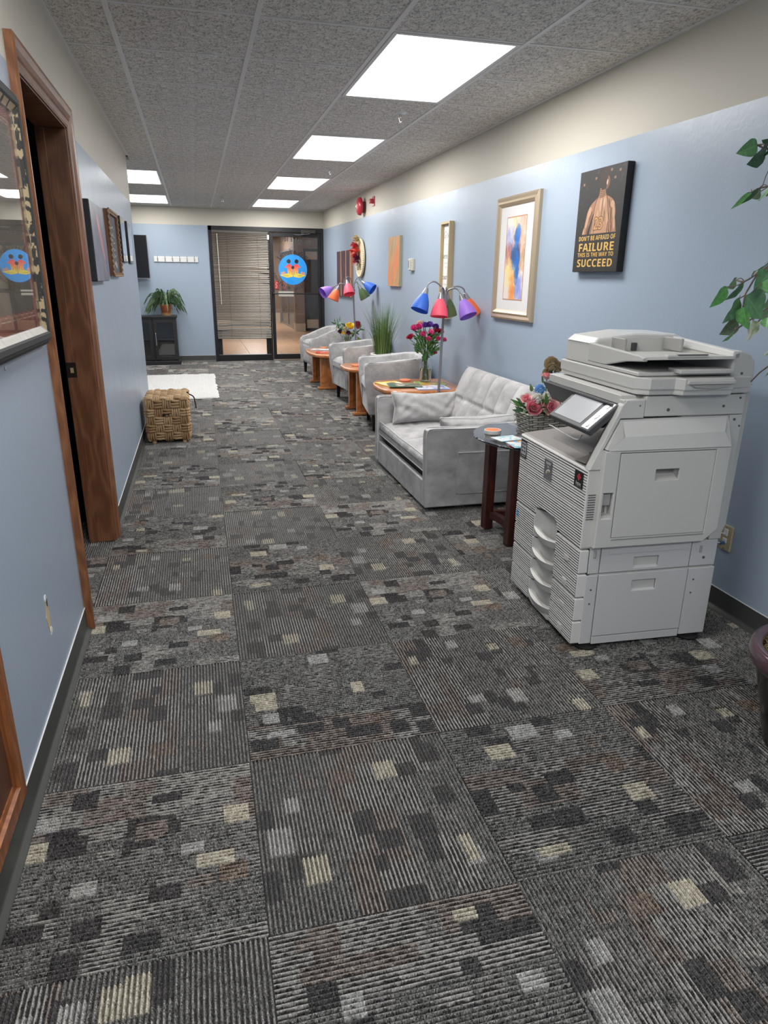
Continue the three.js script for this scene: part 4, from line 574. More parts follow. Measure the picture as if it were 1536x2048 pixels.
  part('screw_hole', [dot(0.235, 0.968, 0.001, 0.006), dot(0.46, 0.976, 0.001, 0.005), dot(0.12, 0.985, 0.001, 0.004), dot(0.525, 1.005, 0.001, 0.004)], M.prGap, t);
  part('front_fascia', ext(shapeOf([[0.03, 0.985], [0.06, 0.985], [0.1, 0.905], [0.085, 0.905]]), D - 0.045).translate(0, 0, -D), M.prDark, t);
  // output tray: floor, ramp at the near side, back wall
  part('output_tray', [ext(shapeOf([[-0.046, 0.74], [-0.046, 0.75], [-0.03, 0.757], [0.3, 0.79], [0.3, 0.74]]), D - 0.045).translate(0, 0, -D), bxyz(0.295, 0.302, 0.75, 0.945, -D, -0.04)], M.prTaupe, t);
  part('tray_ramp', (() => { const g = new THREE.BufferGeometry(), a = [[-0.04, 0.757, -0.14], [0.28, 0.79, -0.14], [0.28, 0.9, -0.046], [-0.043, 0.766, -0.046], [0.05, 0.97, -0.046]], f = [0, 1, 2, 0, 2, 3, 3, 2, 4, 0, 2, 1, 0, 3, 2, 3, 4, 2]; g.setAttribute('position', new THREE.BufferAttribute(new Float32Array(f.flatMap((k) => a[k])), 3)); g.computeVertexNormals(); return g; })(), mat(lin(0.27, 0.25, 0.24), 0.5, { side: THREE.DoubleSide }), t);
  part('tray_button', rbox(0.04, 0.004, 0.018, 0.0015).rotateX(0.72).rotateZ(0.2).translate(0.02, 0.79, -0.1), M.prDark, t);
  part('paper_stop_wire', tube([[0.03, 0.81, -0.535], [0.03, 0.812, -0.5], [0.03, 0.806, -0.42], [0.03, 0.807, -0.26], [0.032, 0.815, -0.25], [0.04, 0.824, -0.255], [0.05, 0.82, -0.27]], 0.0022, 30, 6), M.whiteGloss, t);
  // big front door and four drawers, ribbed
  const stripe = (g) => { const q = boxUV(g, 0.6), n = q.attributes.normal, uv = q.attributes.uv; for (let i = 0; i < uv.count; i++) if (Math.abs(n.getX(i)) < 0.75) uv.setY(i, 0.012); return q; }, F0 = -0.05;
  { const s = new THREE.Shape(); s.moveTo(-0.006, 0.443); s.lineTo(-0.215, 0.446); s.lineTo(-0.222, 0.478); s.bezierCurveTo(-0.3, 0.492, -0.38, 0.488, -0.425, 0.47); s.lineTo(-0.432, 0.446); s.lineTo(-D, 0.44); s.lineTo(-D, 0.752); s.lineTo(-0.006, 0.752); s.closePath();
    const g = ext(s, 0.05, 0.006, 3).rotateY(-PI / 2); // shape x -> z, depth -> -x
    part('front_door', stripe(g.translate(0.0, 0, 0)), M.prStripe, t); }
  for (let k = 0; k < 4; k++) {
    const y0 = 0.036 + k * 0.101, y1 = y0 + 0.0965, dr = part('drawer', bxyz(-0.008, -0.002, y0 - 0.002, y1 + 0.003, -D, -0.004), M.prGap, t);
    part('drawer_front', stripe(bxyz(F0, -0.008, y0, y1, -0.212, -0.004, 0.006)), M.prStripe, dr); part('drawer_front', stripe(bxyz(F0, -0.008, y0, y1, -D, -0.434, 0.006)), M.prStripe, dr);
    // scooped bay with a bowed pull
    const sc = new THREE.CylinderGeometry(0.16, 0.16, y1 - y0 + (k === 3 ? 0.035 : 0.0), 24, 1, true, 0, PI * 2), gg = [];
    const bow = [], n = 14; for (let i = 0; i <= n; i++) { const f = i / n, z = lerp(-0.432, -0.214, f); bow.push([z, Math.sin(PI * f)]); }
    const pos = []; const top = y1 + (k === 3 ? 0.03 : -0.001);
    for (let i = 0; i < n; i++) { const [za, a] = bow[i], [zb, b] = bow[i + 1], xa = F0 + 0.006 + 0.03 * a, xc = F0 + 0.006 + 0.03 * b; pos.push(xa, y0, za, xc, y0, zb, xc, top, zb, xa, y0, za, xc, top, zb, xa, top, za); }
    const bg = new THREE.BufferGeometry(); bg.setAttribute('position', new THREE.BufferAttribute(new Float32Array(pos), 3)); bg.computeVertexNormals();
    part('grip_bay', bg, mat(lin(0.52, 0.515, 0.5), 0.45, { side: THREE.DoubleSide }), dr);
    // pull: crescent bar whose front bows out and which slopes down under the bay
    const cres = new THREE.Shape(); cres.moveTo(-0.43, F0 + 0.03); cres.lineTo(-0.43, F0 + 0.0); cres.bezierCurveTo(-0.38, F0 - 0.022, -0.28, F0 - 0.022, -0.216, F0 + 0.0); cres.lineTo(-0.216, F0 + 0.03); cres.bezierCurveTo(-0.27, F0 + 0.008, -0.37, F0 + 0.008, -0.43, F0 + 0.03);
    const cg = ext(cres, 0.03, 0.003), pp = cg.attributes.position; for (let i = 0; i < pp.count; i++) { const z = pp.getX(i), x = pp.getY(i), y = pp.getZ(i), low = 1 - y / 0.03; pp.setXYZ(i, x + low * 0.016, y0 + 0.004 + y * 1.15 + 0.012 * (1 - Math.sin(PI * clamp((z + 0.43) / 0.214))), z); } cg.computeVertexNormals();
    part('drawer_pull', cg, mat(lin(0.6, 0.595, 0.575), 0.4, { side: THREE.DoubleSide }), dr);
    part('size_window', [rbox(0.004, 0.022, 0.036, 0.0012, F0 - 0.0005, y0 + 0.03, -0.105)], W, dr, 'small paper size window');
  }
  part('lower_skirt', ext(shapeOf([[-0.434, 0.0], [-0.4, -0.012], [-0.24, -0.012], [-0.214, 0.0], [-0.214, 0.012], [-0.434, 0.012]]), 0.03, 0.003).rotateY(-PI / 2).translate(-0.012, 0.034, 0), W, t);
  part('hinge_side', [bxyz(F0 + 0.004, -0.004, 0.448, 0.75, -0.006, -0.001, 0.002)], W, t); part('side_vent', Array.from({ length: 11 }, (_, k) => bxyz(-0.042, -0.012, 0.56 + k * 0.0095, 0.564 + k * 0.0095, -0.002, 0.0004)), M.prGap, t);
  // stickers
  const sticker = (name, z, y, w, h, draw, m) => { const o = part(name, new THREE.PlaneGeometry(w, h).rotateY(-PI / 2), mat(0xffffff, 0.4, { map: drawn(256, Math.round(256 * h / w), draw), ...m }), t); o.position.set(F0 - 0.0016, y, z); return o; };
  sticker('sticker', -0.597, 0.69, 0.064, 0.078, (g, W2, H) => { g.fillStyle = '#15161a'; g.fillRect(0, 0, W2, H); g.fillStyle = '#b9bac2'; g.fillRect(24, 22, W2 - 48, H - 84); g.fillStyle = '#3c3d44'; for (let k = 0; k < 6; k++) g.fillRect(44 + (k % 2) * 90, 44 + (k >> 1) * 64, 66, 34); g.fillStyle = '#d0d0d4'; g.fillRect(40, H - 40, W2 - 80, 12); });
  sticker('brand_plate', -0.335, 0.664, 0.074, 0.084, (g, W2, H) => { const q = g.createLinearGradient(0, 0, 0, H); q.addColorStop(0, '#5a5a5c'); q.addColorStop(1, '#77777a'); g.fillStyle = q; g.fillRect(0, 0, W2, H); g.textAlign = 'center'; g.fillStyle = '#d8d8da'; g.font = 'bold 54px sans-serif'; g.fillText('SHARP', W2 / 2, 66); g.font = 'bold 40px sans-serif'; g.fillText('MX', W2 / 2, 112); g.strokeStyle = '#e9e9e6'; g.lineWidth = 18; g.beginPath(); g.moveTo(70, 205); g.bezierCurveTo(90, 140, 150, 130, 190, 150); g.stroke(); g.lineWidth = 8; g.strokeStyle = '#d9b94a'; g.beginPath(); g.moveTo(96, 214); g.bezierCurveTo(120, 160, 160, 150, 196, 166); g.stroke(); });
  sticker('sticker', -0.068, 0.699, 0.07, 0.062, (g, W2, H) => { g.fillStyle = '#0c0b0d'; g.fillRect(0, 0, W2, H); g.fillStyle = '#d32a40'; g.beginPath(); g.moveTo(W2 / 2 + 6, 18); g.lineTo(W2 / 2 + 58, 74); g.lineTo(W2 / 2 - 2, 132); g.lineTo(W2 / 2 - 52, 74); g.fill(); g.strokeStyle = '#0c0b0d'; g.lineWidth = 7; g.beginPath(); g.moveTo(W2 / 2 - 26, 60); g.lineTo(W2 / 2 + 24, 58); g.lineTo(W2 / 2 - 4, 92); g.lineTo(W2 / 2 + 30, 96); g.stroke(); g.fillStyle = '#eceaea'; g.font = '64px sans-serif'; g.textAlign = 'center'; g.fillText('Eqtec', W2 / 2, 190); g.fillStyle = '#8a8688'; g.fillRect(40, 206, W2 - 80, 6); });
  sticker('energy_sticker', -0.615, 0.385, 0.02, 0.03, (g, W2, H) => { g.fillStyle = '#2f8fd8'; g.fillRect(0, 0, W2, H); g.fillStyle = '#d7ecfa'; g.fillRect(40, 200, W2 - 80, 30); });
  // touch panel
  const cp = new THREE.Group(); cp.name = 'control_panel'; t.add(cp); cp.position.set(-0.0, 0.935, -0.19); cp.rotation.set(0, 0, 0.7);
  part('panel_shell', [rbox(0.15, 0.026, 0.335, 0.006, 0, -0.006, 0), ext(shapeOf([[-0.06, 0], [0.07, 0], [0.06, -0.045], [0.0, -0.05]]), 0.2, 0.003).translate(0, -0.012, -0.1)], M.prDark, cp);
  part('touch_screen', rbox(0.112, 0.002, 0.222, 0.0008, 0.0, 0.0078, -0.032), pmat(lin(0.42, 0.43, 0.45), 0.14, { clearcoat: 1, clearcoatRoughness: 0.03, emissive: lin(0.6, 0.62, 0.66), emissiveIntensity: 0.22 }), cp);
  part('key_strip', rbox(0.135, 0.003, 0.052, 0.001, 0, 0.0078, 0.132), mat(lin(0.55, 0.55, 0.56), 0.3, { metalness: 0.4 }), cp);
  [[0.045, 0.13], [-0.005, 0.128], [-0.052, 0.132]].forEach(([x, z], k) => part('key_button', cyl(k === 1 ? 0.013 : 0.009, k === 1 ? 0.013 : 0.009, 0.004, 20, x, 0.0095, z), M.chrome, cp));
  part('panel_arm', rbox(0.06, 0.05, 0.12, 0.008, 0.065, 0.955, -0.2), M.prDark, t);
  // scanner bed
  const bed = (y0, y1, z0, grow) => ext(shapeOf([[0.1 - grow, z0], [0.145, 0.012 + grow], [0.24, 0.012 + grow], [0.262, 0.04 + grow], [0.455, 0.04 + grow], [0.475, 0.012 + grow], [0.56, 0.0], [0.57, -0.05], [0.57, -D + 0.02], [0.1 - grow, -D + 0.02]].map(([x, z]) => [x, -z])), y1 - y0, 0.005).rotateX(-PI / 2).translate(0, y0, 0);
  part('scanner_bed', [bed(1.04, 1.084, -0.03, 0), bed(1.022, 1.046, -0.03, -0.006)], W, t);
  part('bed_seam', bxyz(0.12, 0.55, 1.016, 1.024, -0.6, -0.02), M.prGap, t);
  part('side_grip', [ext(shapeOf([[0.285, 0], [0.445, 0], [0.43, -0.008], [0.37, -0.014], [0.3, -0.008]]), 0.012, 0.001).translate(0, 1.06, 0.034)], M.prShade, t); part('grip_bar', rbox(0.19, 0.014, 0.01, 0.003, 0.365, 1.07, 0.042), W, t);
  // document feeder
  part('lid_plate', [bxyz(0.11, 0.56, 1.086, 1.1, -D + 0.03, -0.02, 0.004), bxyz(0.25, 0.46, 1.097, 1.112, -0.06, 0.02, 0.004)], W, t);
  part('feeder_housing', ext(shapeOf([[0.11, 1.096], [0.115, 1.165], [0.13, 1.182], [0.3, 1.2], [0.5, 1.196], [0.545, 1.175], [0.56, 1.1]]), 0.235, 0.008).translate(0, 0, -D + 0.03), W, t);
  part('feeder_cover', ext(shapeOf([[0.112, 1.168], [0.14, 1.19], [0.3, 1.209], [0.48, 1.205], [0.53, 1.185], [0.53, 1.16], [0.14, 1.16]]), 0.22, 0.006).translate(0, 0, -D + 0.035), M.whiteGloss.clone(), t);
  // input tray: tilted plate whose front edge thins towards the near end
  part('input_tray', (() => { const s = shapeOf([[-0.4, 1.1], [-0.4, 1.172], [-0.02, 1.158], [0.004, 1.152], [0.0, 1.14], [-0.12, 1.128], [-0.26, 1.1]]); // (z, y) rim wall
    const rim = ext(s, 0.02, 0.004).rotateY(-PI / 2).translate(0.128, 0, 0); const plate = ext(shapeOf([[-0.42, 1.128], [-0.42, 1.138], [-0.0, 1.156], [0.004, 1.146]]), 0.36, 0.003).rotateY(-PI / 2).translate(0.475, 0, 0); return [rim, plate, bxyz(0.2, 0.36, 1.152, 1.162, -0.02, 0.006, 0.003)]; })(), W, t);
  part('tray_slot', bxyz(0.24, 0.36, 1.1605, 1.1635, -0.005, 0.0075), M.prGap, t);
  part('paper_guide', rbox(0.012, 0.05, 0.1, 0.004, 0.2, 1.17, -0.33), M.prShade, t); part('paper_guide', rbox(0.012, 0.05, 0.12, 0.004, 0.42, 1.172, -0.3), M.prShade, t);
  part('feed_mouth', [bxyz(0.15, 0.5, 1.135, 1.175, -0.395, -0.385), bxyz(0.28, 0.3, 1.14, 1.172, -0.385, -0.36, 0.003)], M.prDark, t);
  part('exit_recess', [bxyz(0.14, 0.52, 1.1, 1.128, -0.41, -0.4), bxyz(0.5, 0.512, 1.1, 1.15, -0.4, -0.02)], M.prDark, t); part('exit_tabs', [0.2, 0.28, 0.4].map((x) => rbox(0.022, 0.018, 0.03, 0.003, x, 1.117, -0.385)), M.prShade, t);
  part('hinge_tower', ext(shapeOf([[0.47, 1.09], [0.47, 1.168], [0.5, 1.174], [0.535, 1.163], [0.562, 1.135], [0.568, 1.05], [0.5, 1.05], [0.47, 1.086]]), 0.42, 0.006).translate(0, 0, -0.42), W, t);
  part('tray_back_rail', ext(shapeOf([[-0.42, 1.16], [-0.42, 1.198], [-0.3, 1.19], [0.0, 1.172], [0.0, 1.15]]), 0.03, 0.004).rotateY(-PI / 2).translate(0.495, 0, 0), M.whiteGloss, t); part('screw_hole', [dot(0.512, 1.094, 0.001, 0.005)], M.prGap, t);
}
// ---------------------------------------------------------------- seating, tables
const velvetUV = (g) => boxUV(g, 0.9);
{ // two-seat sofa; local z faces the corridor, x towards the camera
  const t = thing('sofa', 'grey velvet two-seat sofa with channel tufted back and a pull-out drawer base', 'sofa', [1.75, 0, -4.62], -PI / 2), m = M.velvet;
  for (const s of [-1, 1]) {
    const arm = part('arm', velvetUV(rbox(0.062, 0.505, 0.735, 0.012, s * 0.625, 0.275, 0.07, 3)), m, t), x = s * 0.656, zf = 0.4375;
    part('piping', [[-1, 1].map((q) => tube([[s * 0.625 + q * 0.029, 0.03, zf - 0.004], [s * 0.625 + q * 0.029, 0.3, zf - 0.003], [s * 0.625 + q * 0.029, 0.515, zf - 0.004], [s * 0.625 + q * 0.029, 0.527, zf - 0.014], [s * 0.625 + q * 0.029, 0.527, 0.2], [s * 0.625 + q * 0.029, 0.527, -0.28]], 0.0045, 60, 6))].flat(), M.velvetPipe, arm);
    if (s > 0) part('side_pocket', [velvetUV(cushion(0.52, 0.27, 0.012, (u, v) => 0.006 * Math.sin(PI * u) * v + 0.002 * Math.sin(9 * u + 4 * v), 24, 14).rotateY(PI / 2).translate(x + 0.004, 0.245, -0.03)), tube([[x + 0.008, 0.376, 0.228], [x + 0.012, 0.374, 0.0], [x + 0.009, 0.377, -0.285]], 0.004, 20, 6), tube([[x + 0.006, 0.376, 0.228], [x + 0.006, 0.112, 0.228], [x + 0.006, 0.11, 0.222], [x + 0.006, 0.112, -0.285]], 0.003, 40, 6)], m, arm);
  }
  part('base_frame', [velvetUV(rbox(1.19, 0.2, 0.6, 0.01, 0, 0.12, 0.06)), velvetUV(rbox(1.3, 0.4, 0.06, 0.012, 0, 0.22, -0.3))], M.blackMatte, t);
  part('inner_mattress', velvetUV(cushion(1.17, 0.5, 0.08, seams(6, 1, 0.014), 60, 20).rotateX(-PI / 2).translate(0, 0.185, 0.12)), mat(lin(0.12, 0.12, 0.12), 0.9), t);
  const dr = part('drawer_front', velvetUV(rbox(1.185, 0.175, 0.035, 0.01, 0, 0.1, 0.412, 3)), m, t);
  part('seat_cushion', velvetUV(cushion(1.185, 0.55, 0.125, (u, v) => seams(6, 1, 0.036)(u, clamp(v * 1.0)) + (Math.abs(v - 0.45) < 0.5 ? -0.01 * Math.exp(-(((v - 0.45) / 0.06) ** 2)) : 0), 130, 50, 0.3, 0.05).rotateX(-PI / 2).rotateX(0.035).translate(0, 0.292, 0.145)), m, t);
  part('piping', [tube([[-0.585, 0.336, 0.416], [-0.3, 0.34, 0.42], [0, 0.336, 0.421], [0.3, 0.34, 0.42], [0.585, 0.336, 0.416]], 0.005, 40, 6), tube([[-0.59, 0.238, 0.418], [0.59, 0.238, 0.418]], 0.004, 20, 6)], M.velvetPipe, t);
  const bk = part('backrest', velvetUV(cushion(1.2, 0.46, 0.15, (u, v) => { const cr = Math.exp(-(((v - 0.45) / 0.035) ** 2)), tuft = Math.pow(Math.abs(Math.sin(PI * u * 6)), 0.5); return 0.045 * (tuft - 1) * (0.55 + 0.45 * Math.exp(-(((v - 0.5) / 0.28) ** 2))) - 0.03 * cr * (0.4 + 0.6 * (1 - tuft)); }, 150, 60, 0.5, 0.1)), m, t);
  bk.position.set(0, 0.53, -0.235); bk.rotation.x = -0.42;
  part('piping', tube([[-0.585, 0.222, 0.045], [-0.59, 0.228, 0.02], [0, 0.23, 0.02], [0.59, 0.228, 0.02], [0.585, 0.222, 0.045]], 0.0045, 60, 6), M.velvetPipe, bk);
  for (const [x, z] of [[-0.58, 0.36], [0.58, 0.36], [-0.58, -0.28], [0.58, -0.28]]) part('foot', lathe([[0, 0], [0.02, 0], [0.024, 0.012], [0.03, 0.03], [0, 0.03]], 16).translate(x, 0, z), M.black, t);
}
function pillow(label, pos, rot, w, h, d) {
  const t = thing('throw_pillow', label, 'pillow', pos, 0, 'sofa pillows'); t.rotation.set(...rot);
  const g = new THREE.BoxGeometry(w, h, d, 48, 28, 6), p = g.attributes.position;
  for (let i = 0; i < p.count; i++) { const u = p.getX(i) / w * 2, v = p.getY(i) / h * 2, k = p.getZ(i) / d * 2, e = Math.pow(clamp(1 - u * u * u * u), 0.55) * Math.pow(clamp(1 - v * v * v * v), 0.55); const pinch = 1 - 0.09 * (1 - Math.abs(v)) * Math.abs(u) ** 3, pv = 1 - 0.16 * (1 - Math.abs(u)) * Math.abs(v) ** 3; const wr = 0.010 * e * (Math.sin(u * 9 + v * 3 + 2 * Math.sin(v * 3)) * Math.exp(-((v + 0.4) ** 2) * 1.6) + 0.7 * Math.sin(u * 16 - v * 8) * Math.exp(-((Math.abs(u) - 0.8) ** 2) * 9)); p.setXYZ(i, u * w / 2 * pinch, v * h / 2 * pv, k * (0.006 + (d / 2) * e) + k * wr); }
  g.computeVertexNormals(); part('pillow_body', velvetUV(g), M.velvet, t);
  const ed = []; for (let k = 0; k <= 64; k++) { const a = k / 64 * 4, q = Math.floor(a) % 4, f = (a % 1) * 2 - 1, u = q === 0 ? f : q === 1 ? 1 : q === 2 ? -f : -1, v = q === 0 ? -1 : q === 1 ? f : q === 2 ? 1 : -f; ed.push(V(u * w / 2 * (1 - 0.09 * (1 - Math.abs(v)) * Math.abs(u) ** 3), v * h / 2 * (1 - 0.16 * (1 - Math.abs(u)) * Math.abs(v) ** 3), 0)); }
  part('piping', tube(ed, 0.005, 160, 6), M.velvetPipe, t); return t;
}
pillow('grey velvet pillow leaning against the far arm of the sofa', [1.665, 0.458, -5.1], [-0.32, 0, -0.02], 0.53, 0.235, 0.14);
pillow('grey velvet pillow tucked behind the near arm of the sofa', [1.72, 0.462, -4.145], [0.35, -0.06, 0.05], 0.53, 0.235, 0.13);

// tub chairs: bent arm-and-back shell on a plan outline with a free top line
function tubShell(W, D, th, R, y0, top, lean) {
  const out = [], inn = [], N = 14, path = (w, d0, r, list) => { const zf = D / 2, zb = -D / 2 + d0; for (let k = 0; k <= N; k++) list.push([-w / 2, lerp(zf, zb + r, k / N)]); for (let k = 1; k <= 10; k++) { const a = PI / 2 * k / 10; list.push([-w / 2 + r - r * Math.cos(a), zb + r - r * Math.sin(a)]); } for (let k = 0; k <= 10; k++) { const a = PI / 2 * k / 10; list.push([w / 2 - r + r * Math.sin(a), zb + r - r * Math.cos(a)]); } for (let k = 1; k <= N; k++) list.push([w / 2, lerp(zb + r, zf, k / N)]); };
  path(W, 0, R, out); path(W - 2 * th, th, Math.max(0.03, R - th), inn);
  const g = ext(shapeOf([...out, ...inn.reverse()]), 0.5, 0.014, 3), p = g.attributes.position;
  for (let i = 0; i < p.count; i++) { const x = p.getX(i), z = p.getY(i), k = p.getZ(i) / 0.5, f = D / 2 - z; let yt = top(f / D); const rr = 0.05; if (f < rr) yt -= rr - Math.sqrt(Math.max(0, rr * rr - (rr - f) ** 2)); const y = lerp(y0, yt, k); p.setXYZ(i, x, y, z + lean * (y - y0) * clamp(1 - f / D * 1.4)); }
  g.computeVertexNormals(); return toCreasedNormals(g, 0.7);
}
function tubChair(label, top, channel, lean) {
  const W = 0.66, D = 0.58, t = thing('armchair', label, 'armchair', [0, 0, 0], 0), m = M.velvet, shell = part('shell', velvetUV(tubShell(W, D, 0.085, 0.19, 0.16, top, lean)), m, t);
  if (channel) part('front_apron', velvetUV(cushion(W - 0.16, 0.3, 0.09, seams(8, 1, 0.012), 64, 12).translate(0, 0.31, D / 2 - 0.05)), m, t);
  else part('front_apron', velvetUV(rbox(W - 0.16, 0.22, 0.07, 0.014, 0, 0.275, D / 2 - 0.03)), m, t);
  part('seat_cushion', velvetUV(cushion(W - 0.175, D - 0.09, channel ? 0.15 : 0.17, (u, v) => 0.025 * Math.sin(PI * u) * Math.sin(PI * v), 24, 24, 0.8, 0.16).rotateX(-PI / 2).translate(0, channel ? 0.43 : 0.415, channel ? 0.03 : 0.065)), m, t);
  part('seat_base', velvetUV(rbox(W - 0.1, 0.16, D - 0.1, 0.02, 0, 0.25, -0.02)), m, t);
  for (const s of [-1, 1]) { const fr = top(0); part('piping', tube([[s * (W / 2 - 0.006), 0.18, D / 2 - 0.003], [s * (W / 2 - 0.006), fr - 0.1, D / 2 + lean * (fr - 0.26) - 0.003], ...Array.from({ length: 8 }, (_, k) => { const q = (k + 0.7) / 10; return [s * (W / 2 - 0.007), top(q) - 0.003, D / 2 - q * D + lean * (top(q) - 0.16) * clamp(1 - q * 1.4)]; })], 0.004, 60, 6), M.velvetPipe, t); }
  for (const [x, z] of [[-0.272, 0.232], [0.272, 0.232], [-0.25, -0.22], [0.25, -0.22]]) part('leg', warp(rbox(0.05, 0.165, 0.05, 0.004, 0, 0.0825, 0), (v) => { const k = 0.62 + 0.38 * v.y / 0.165; v.x = v.x * k; v.z = v.z * k; }).translate(x, 0, z), M.black, t);
  return t;
}
const level = (q) => 0.655 + 0.045 * sst(0.2, 1, q), slope = (q) => lerp(0.54, 0.7, sst(0.0, 0.95, Math.pow(q, 0.85)));
const chair3 = tubChair('grey velvet tub armchair nearest the camera, between the two smaller wooden tables', level, false, 0.1);
chair3.position.set(1.85, 0, -6.66); chair3.rotation.y = -PI / 2 - 0.13; chair3.userData.group = 'level-armed grey tub armchairs';
copyOf(chair3, [1.882, 0, -8.2], -PI / 2 - 0.09, 'grey velvet tub armchair in the middle, beside the potted grass and the low magazine table');
const chair1 = tubChair('grey velvet armchair with sloping arms and channelled front, beside the glass door', slope, true, 0.03);
chair1.position.set(1.84, 0, -10.665); chair1.rotation.y = -PI / 2 + 0.1;

// oak end tables: bowed front edge, two plank pedestals with feet, stretcher
function endTable(label, x, z, w, d, y, ped, r) {
  const t = thing('end_table', label, 'side table', [x, 0, z], -PI / 2, 'honey wooden end tables'), W = (g, q) => boxUV(g, 0.5, q), s = new THREE.Shape();
  s.moveTo(-w / 2, -d / 2); s.lineTo(w / 2, -d / 2); s.lineTo(w / 2, d / 2 - r); s.bezierCurveTo(w / 2, d / 2 - r * 0.25, w * 0.3, d / 2, 0, d / 2); s.bezierCurveTo(-w * 0.3, d / 2, -w / 2, d / 2 - r * 0.25, -w / 2, d / 2 - r); s.closePath();
  part('table_top', W(toCreasedNormals(ext(s, 0.042, 0.016, 4), 0.6).rotateX(PI / 2).translate(0, y, 0)), M.honey, t);
  for (const q of [-1, 1]) {
    const px = q * ped; part('pedestal', [W(bxyz(px - 0.02, px + 0.02, 0.035, y - 0.042, -d / 2 + 0.06, d / 2 - 0.14, 0.003)), W(bxyz(px - 0.03, px + 0.03, 0.035, y - 0.042, d / 2 - 0.17, d / 2 - 0.12, 0.005))], M.honey, t);
    part('foot', W(rbox(0.085, 0.035, d - 0.12, 0.012, px, 0.0175, -0.02, 3), true), M.honey, t);
  }
  part('stretcher', W(bxyz(-ped + 0.02, ped - 0.02, y * 0.52, y * 0.52 + 0.05, d / 2 - 0.3, d / 2 - 0.26, 0.003), true), M.honey, t); return t;
}
endTable('wooden end table beside the sofa, holding magazines and the tall flower vase', 1.8, -5.79, 0.72, 0.72, 0.53, 0.2, 0.2);
endTable('narrow wooden end table between the two level-armed chairs, holding the potted grass', 1.83, -7.44, 0.62, 0.72, 0.5, 0.2, 0.2);
endTable('low wide wooden table between the middle and far armchairs with magazines', 1.785, -9.44, 1.05, 0.78, 0.46, 0.33, 0.26);

{ // round glass side table on a dark curved base
  const t = thing('glass_table', 'round glass side table on dark mahogany legs between the sofa and the printer', 'side table', [1.79, 0, -3.34]), y = 0.6, R = 0.4;
  part('glass_top', lathe([[0, 0], [R - 0.004, 0], [R, 0.004], [R - 0.001, 0.008], [R - 0.005, 0.01], [0, 0.01]], 72).translate(0, y, 0), M.glassSolid, t);
  const pts = [[-0.19, 0.03], [-0.205, -0.265], [0.16, -0.26], [0.17, 0.14]];
  pts.forEach(([x, z], k) => { part('leg', boxUV(warp(rbox(0.052, y - 0.004, 0.062, 0.005, 0, (y - 0.004) / 2, 0), (v) => { v.x += 0.02 * Math.sin(v.y / y * PI); }).rotateY(k * 0.05).translate(x, 0, z), 0.3), M.mahog, t);
    const [x2, z2] = pts[(k + 1) % 4], mx = (x + x2) / 2 * 0.7, mz = ((z + z2) / 2 + 0.09) * 0.65 - 0.09, c = new THREE.QuadraticBezierCurve3(V(x, 0.09, z), V(mx, 0.09, mz), V(x2, 0.09, z2)), sh = shapeOf([[-0.02, -0.018], [0.02, -0.018], [0.02, 0.018], [-0.02, 0.018]]);
    part('base_rail', boxUV(new THREE.ExtrudeGeometry(sh, { steps: 24, bevelEnabled: false, extrudePath: c }), 0.3), M.mahog, t); });
}
